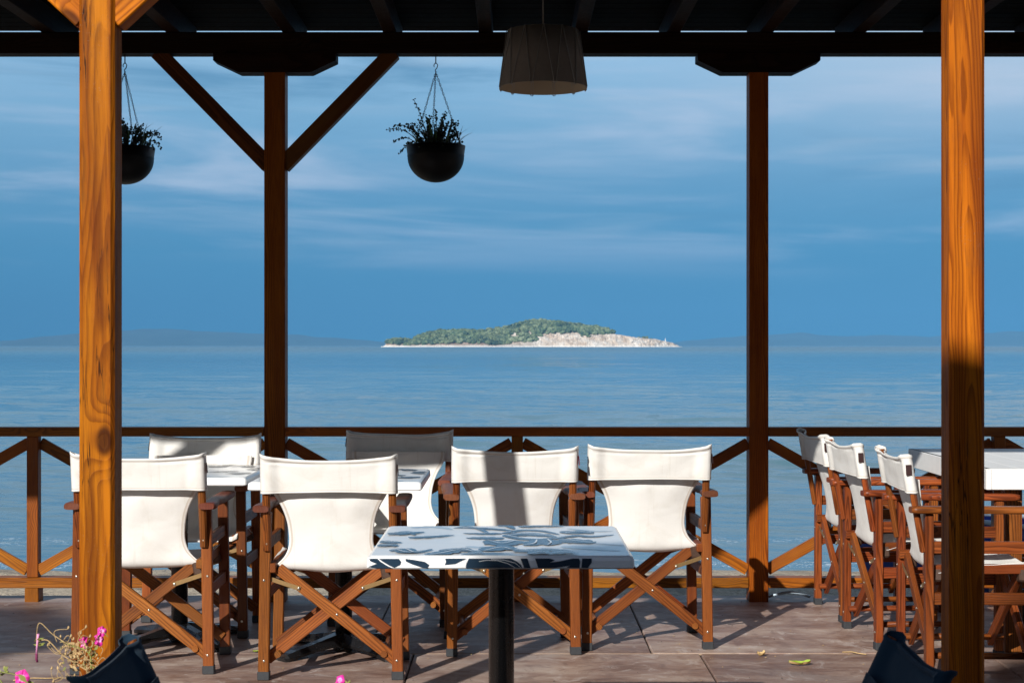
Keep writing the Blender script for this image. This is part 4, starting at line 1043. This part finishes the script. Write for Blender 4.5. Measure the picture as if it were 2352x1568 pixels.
for i, (a, b, lab) in enumerate((((30, 1563), (140, 1558), 'dry straw lying on the slabs at the bottom left'), ((1935, 1498), (1990, 1504), 'short dry twig on the slab joint near the right row of chairs'))):
    ya = 4721 / (a[1] - 793); yb = 4721 / (b[1] - 793)
    mb = MB(); p0 = Vector((px(a[0], 0, ya).x, ya, .003)); p1 = Vector((px(b[0], 0, yb).x, yb, .004))
    mb.tube([p0, p0.lerp(p1, .4) + Vector((0, .006, .004)), p0.lerp(p1, .7) + Vector((0, -.004, .002)), p1], .0024, 5); tag(mb.build('twig', M['drystem']), lab, 'twig')
rr = random.Random(5); mb = MB()
for k in range(420):
    q = Vector((rr.uniform(-2.6, 2.6), rr.uniform(5.6, 8.2), .0035)); r_ = rr.uniform(.0012, .004); a = rr.uniform(0, 6.28)
    mb.add([q + Vector((r_ * math.cos(a + j * 1.26) * rr.uniform(.6, 1.6), r_ * math.sin(a + j * 1.26) * rr.uniform(.6, 1.6), 0)) for j in range(5)] + [q + Vector((0, 0, r_ * .6))], [(j, (j + 1) % 5, 5) for j in range(5)], None, rr.randrange(2))
tag(mb.build('grit', [M['drystem'], M['kerb']]), 'scattered sand grains and crumbs on the slab floor', 'grit', kind='stuff')
# hose on the deck edge
mb = MB(); pts = [(px(1765 + 95 * i / 12, 0, 8.14).x, 8.14 - .02 * math.sin(i / 12 * 3.14), .008 + .026 * math.sin(math.pi * i / 12)) for i in range(13)]
mb.tube(pts, .007, 8); tag(mb.build('hose', M['boat_trim']), 'pale curved hose lying on the deck edge right of the back post', 'hose')

# ashtray bin at the right edge
root = thing('ash_bin', 'black round bin under the white table at the right edge', 'bin', (px(2392, 0, 6.9).x, 6.95, 0))
MB().lathe([(.001, 0), (.085, 0), (.09, .01), (.09, .19), (.095, .195), (.095, .215), (.088, .215), (.086, .15), (.001, .15)], n=28).build('body', M['black'], root)
MB().tube([(.07, 0, .2), (.09, 0, .26), (0, 0, .30), (-.09, 0, .26), (-.07, 0, .2)], .003, 6).build('handle', M['iron'], root)

# ------------------------------------------------------------------ blue boat drawn up on the sand at right
root = thing('rowing_boat', 'dark blue wooden boat drawn up on the sand behind the right railing', 'boat', (3.05, 13.9, -1.0), R(-4))
Lb = 5.0
def hull(u, v, off=0):
    # u along, v around from port gunwale under keel to starboard
    bm_ = .02 + .78 * math.sin(min(1, u * 1.15) * math.pi / 2) ** .75 * (1 - .15 * ss(.8, 1, u)) - off
    zg = .72 + .20 * (1 - u) ** 3 - .06 * math.sin(u * 3.1)
    a = math.pi * v; x = Lb * u; y = -bm_ * math.cos(a) * (1 - .12 * math.sin(a)); k = math.sin(a) ** .6
    keel = .02 + .28 * (1 - u) ** 5 + off
    z = zg - (zg - keel) * k
    return (x - .18 * (1 - u) ** 6 * (1 - k), y, z)
mb = MB(); mb.grid(lambda u, v: hull(u, v), 40, 25); mb.build('hull', M['boat'], root, .02)
mb = MB(); mb.grid(lambda u, v: hull(u * .97 + .02, v, .025), 40, 25); mb.build('inner_hull', M['boat_in'], root)
for v in (0, 1):
    MB().tube([Vector(hull(i / 30, v)) + Vector((0, 0, .012)) for i in range(31)], .022, 8).build('gunwale', M['boat_trim'] if v == 0 else M['boat_trim'], root)
for xx in (1.3, 2.7, 4.0):
    MB().bar((xx, -.66, .60), (xx, .66, .60), .22, .03).build('bench', M['boat_in'], root)
mb = MB(); mb.grid(lambda u, v: tuple(Vector(hull(1, v)) * (1 - u) + Vector((Lb, 0, .5)) * u), 4, 25); mb.build('transom', M['boat'], root)

# ------------------------------------------------------------------ trees behind the camera whose crowns shade the near table and the right post
def tree(x, y, clumps, label, seed, trunk_h):
    rr = random.Random(seed)
    root = thing('tree', label, 'tree', (x, y, 0), 0, 'trees behind the terrace')
    MB().tube([(0, 0, 0), (.05, .05, trunk_h * .4), (-.03, 0, trunk_h * .75), (.05, 0, trunk_h)], lambda q: .16 - .08 * q, 12).build('trunk', M['bark'], root)
    mb = MB(); lb = MB()
    for (cx, cy, cz, rx, ry, rz_, n) in clumps:
        lb.tube([(0, 0, trunk_h * .8), (cx * .5 - x * .5, cy * .5 - y * .5, (trunk_h + cz) / 2), (cx - x, cy - y, cz)], lambda q: .05 - .035 * q, 7)
        for k in range(n):
            while True:
                p = Vector((rr.uniform(-1, 1), rr.uniform(-1, 1), rr.uniform(-1, 1)))
                if p.length < 1: break
            c = Vector((cx - x + p.x * rx, cy - y + p.y * ry, cz + p.z * rz_)); d = Vector((rr.uniform(-1, 1), rr.uniform(-1, 1), rr.uniform(-1, 1))).normalized(); w = d.orthogonal().normalized(); l_ = rr.uniform(.07, .13)
            mb.add([c - d * l_, c + w * l_ * .4, c + d * l_, c - w * l_ * .4], [(0, 1, 2, 3)], None, 0)
    mb.build('crown', M['treeleaf'], root); lb.build('limb', M['bark'], root)
def up(X_, Y_, Z_, Yt):
    """point at depth Yt on the sun ray that lands on X_, Y_, Z_"""
    k = (Y_ - Yt) / -sdir.y * -1
    p = Vector((X_, Y_, Z_)) - sdir * ((Y_ - Yt) / sdir.y); return p
ct = []
for (X_, Y_, Z_, r_) in ((1.28, 4.5, .85, .30), (1.28, 4.5, .45, .32), (1.30, 4.5, .05, .35), (1.0, 4.3, .60, .28), (.72, 4.2, .66, .26), (.40, 4.15, .64, .26), (.12, 4.0, .60, .25), (.9, 4.0, .2, .4), (.5, 3.8, .3, .4), (.2, 3.5, .3, .35), (1.5, 4.2, .3, .35), (.66, 2.1, .8, .35)):
    p = up(X_, Y_, Z_, -3.2); ct.append((p.x, p.y, p.z, r_, r_, r_, 420))
tree(-4.2, -3.6, ct, 'leafy tree behind the terrace shading the near table', 4, 4.2)
ct = []
for (X_, Y_, Z_, r_) in ((-2.35, 7.15, 0, .22), (-2.1, 7.0, 0, .17), (-2.6, 7.3, 0, .28), (-2.9, 7.2, 0, .35)):
    p = up(X_, Y_, Z_, -4.5); ct.append((p.x, p.y, p.z, r_ * 1.3, r_, r_, 420))
tree(-9.3, -4.6, ct, 'leafy tree behind the terrace shading the left floor', 6, 5.0)

# ------------------------------------------------------------------ unseen cafe building added behind the viewer to block sky light
root = thing('added_sky_block', 'unseen cafe building with dark timber doors, added behind the viewer to block sky light', 'building', (0, -9.2, 0))
mb = MB(); box(mb, -13, 13, -5, 0, -.3, 7.0); mb.build('wall', M['kerb'], root)
for x in (-9, -5.4, -1.8, 1.8, 5.4, 9):
    o = MB().bar((x, .02, 0), (x, .02, 2.4), 1.9, .06, up=(0, 1, 0)).build('door', M['chair'], root)
    mb = MB(); box(mb, x - .38 - .35, x - .38 + .35, .055, .062, .5, 2.2); box(mb, x + .38 - .28, x + .38 + .35, .055, .062, .5, 2.2); mb.build('pane', M['black'], o)
mb = MB(); box(mb, -13.4, 13.4, -5.4, .9, 7.02, 7.2); mb.build('roof', M['beam'], root)

# ------------------------------------------------------------------ air
m = bpy.data.materials.new('pale blue sea haze'); m.use_nodes = True; t = NT(m.node_tree)
v = t.node('ShaderNodeVolumePrincipled'); v.inputs['Color'].default_value = (.100, .335, .635, 1); v.inputs['Density'].default_value = 1.05e-4; v.inputs['Anisotropy'].default_value = -.25
t.l.new(v.outputs[0], t.node('ShaderNodeOutputMaterial').inputs['Volume'])
mb = MB(); box(mb, -13600, 13600, -60, 14200, -60, 330); o = mb.build('haze', m); o['kind'] = 'stuff'; tag(o, 'thin blue haze over the sea that fades the far hills', 'haze', kind='stuff')
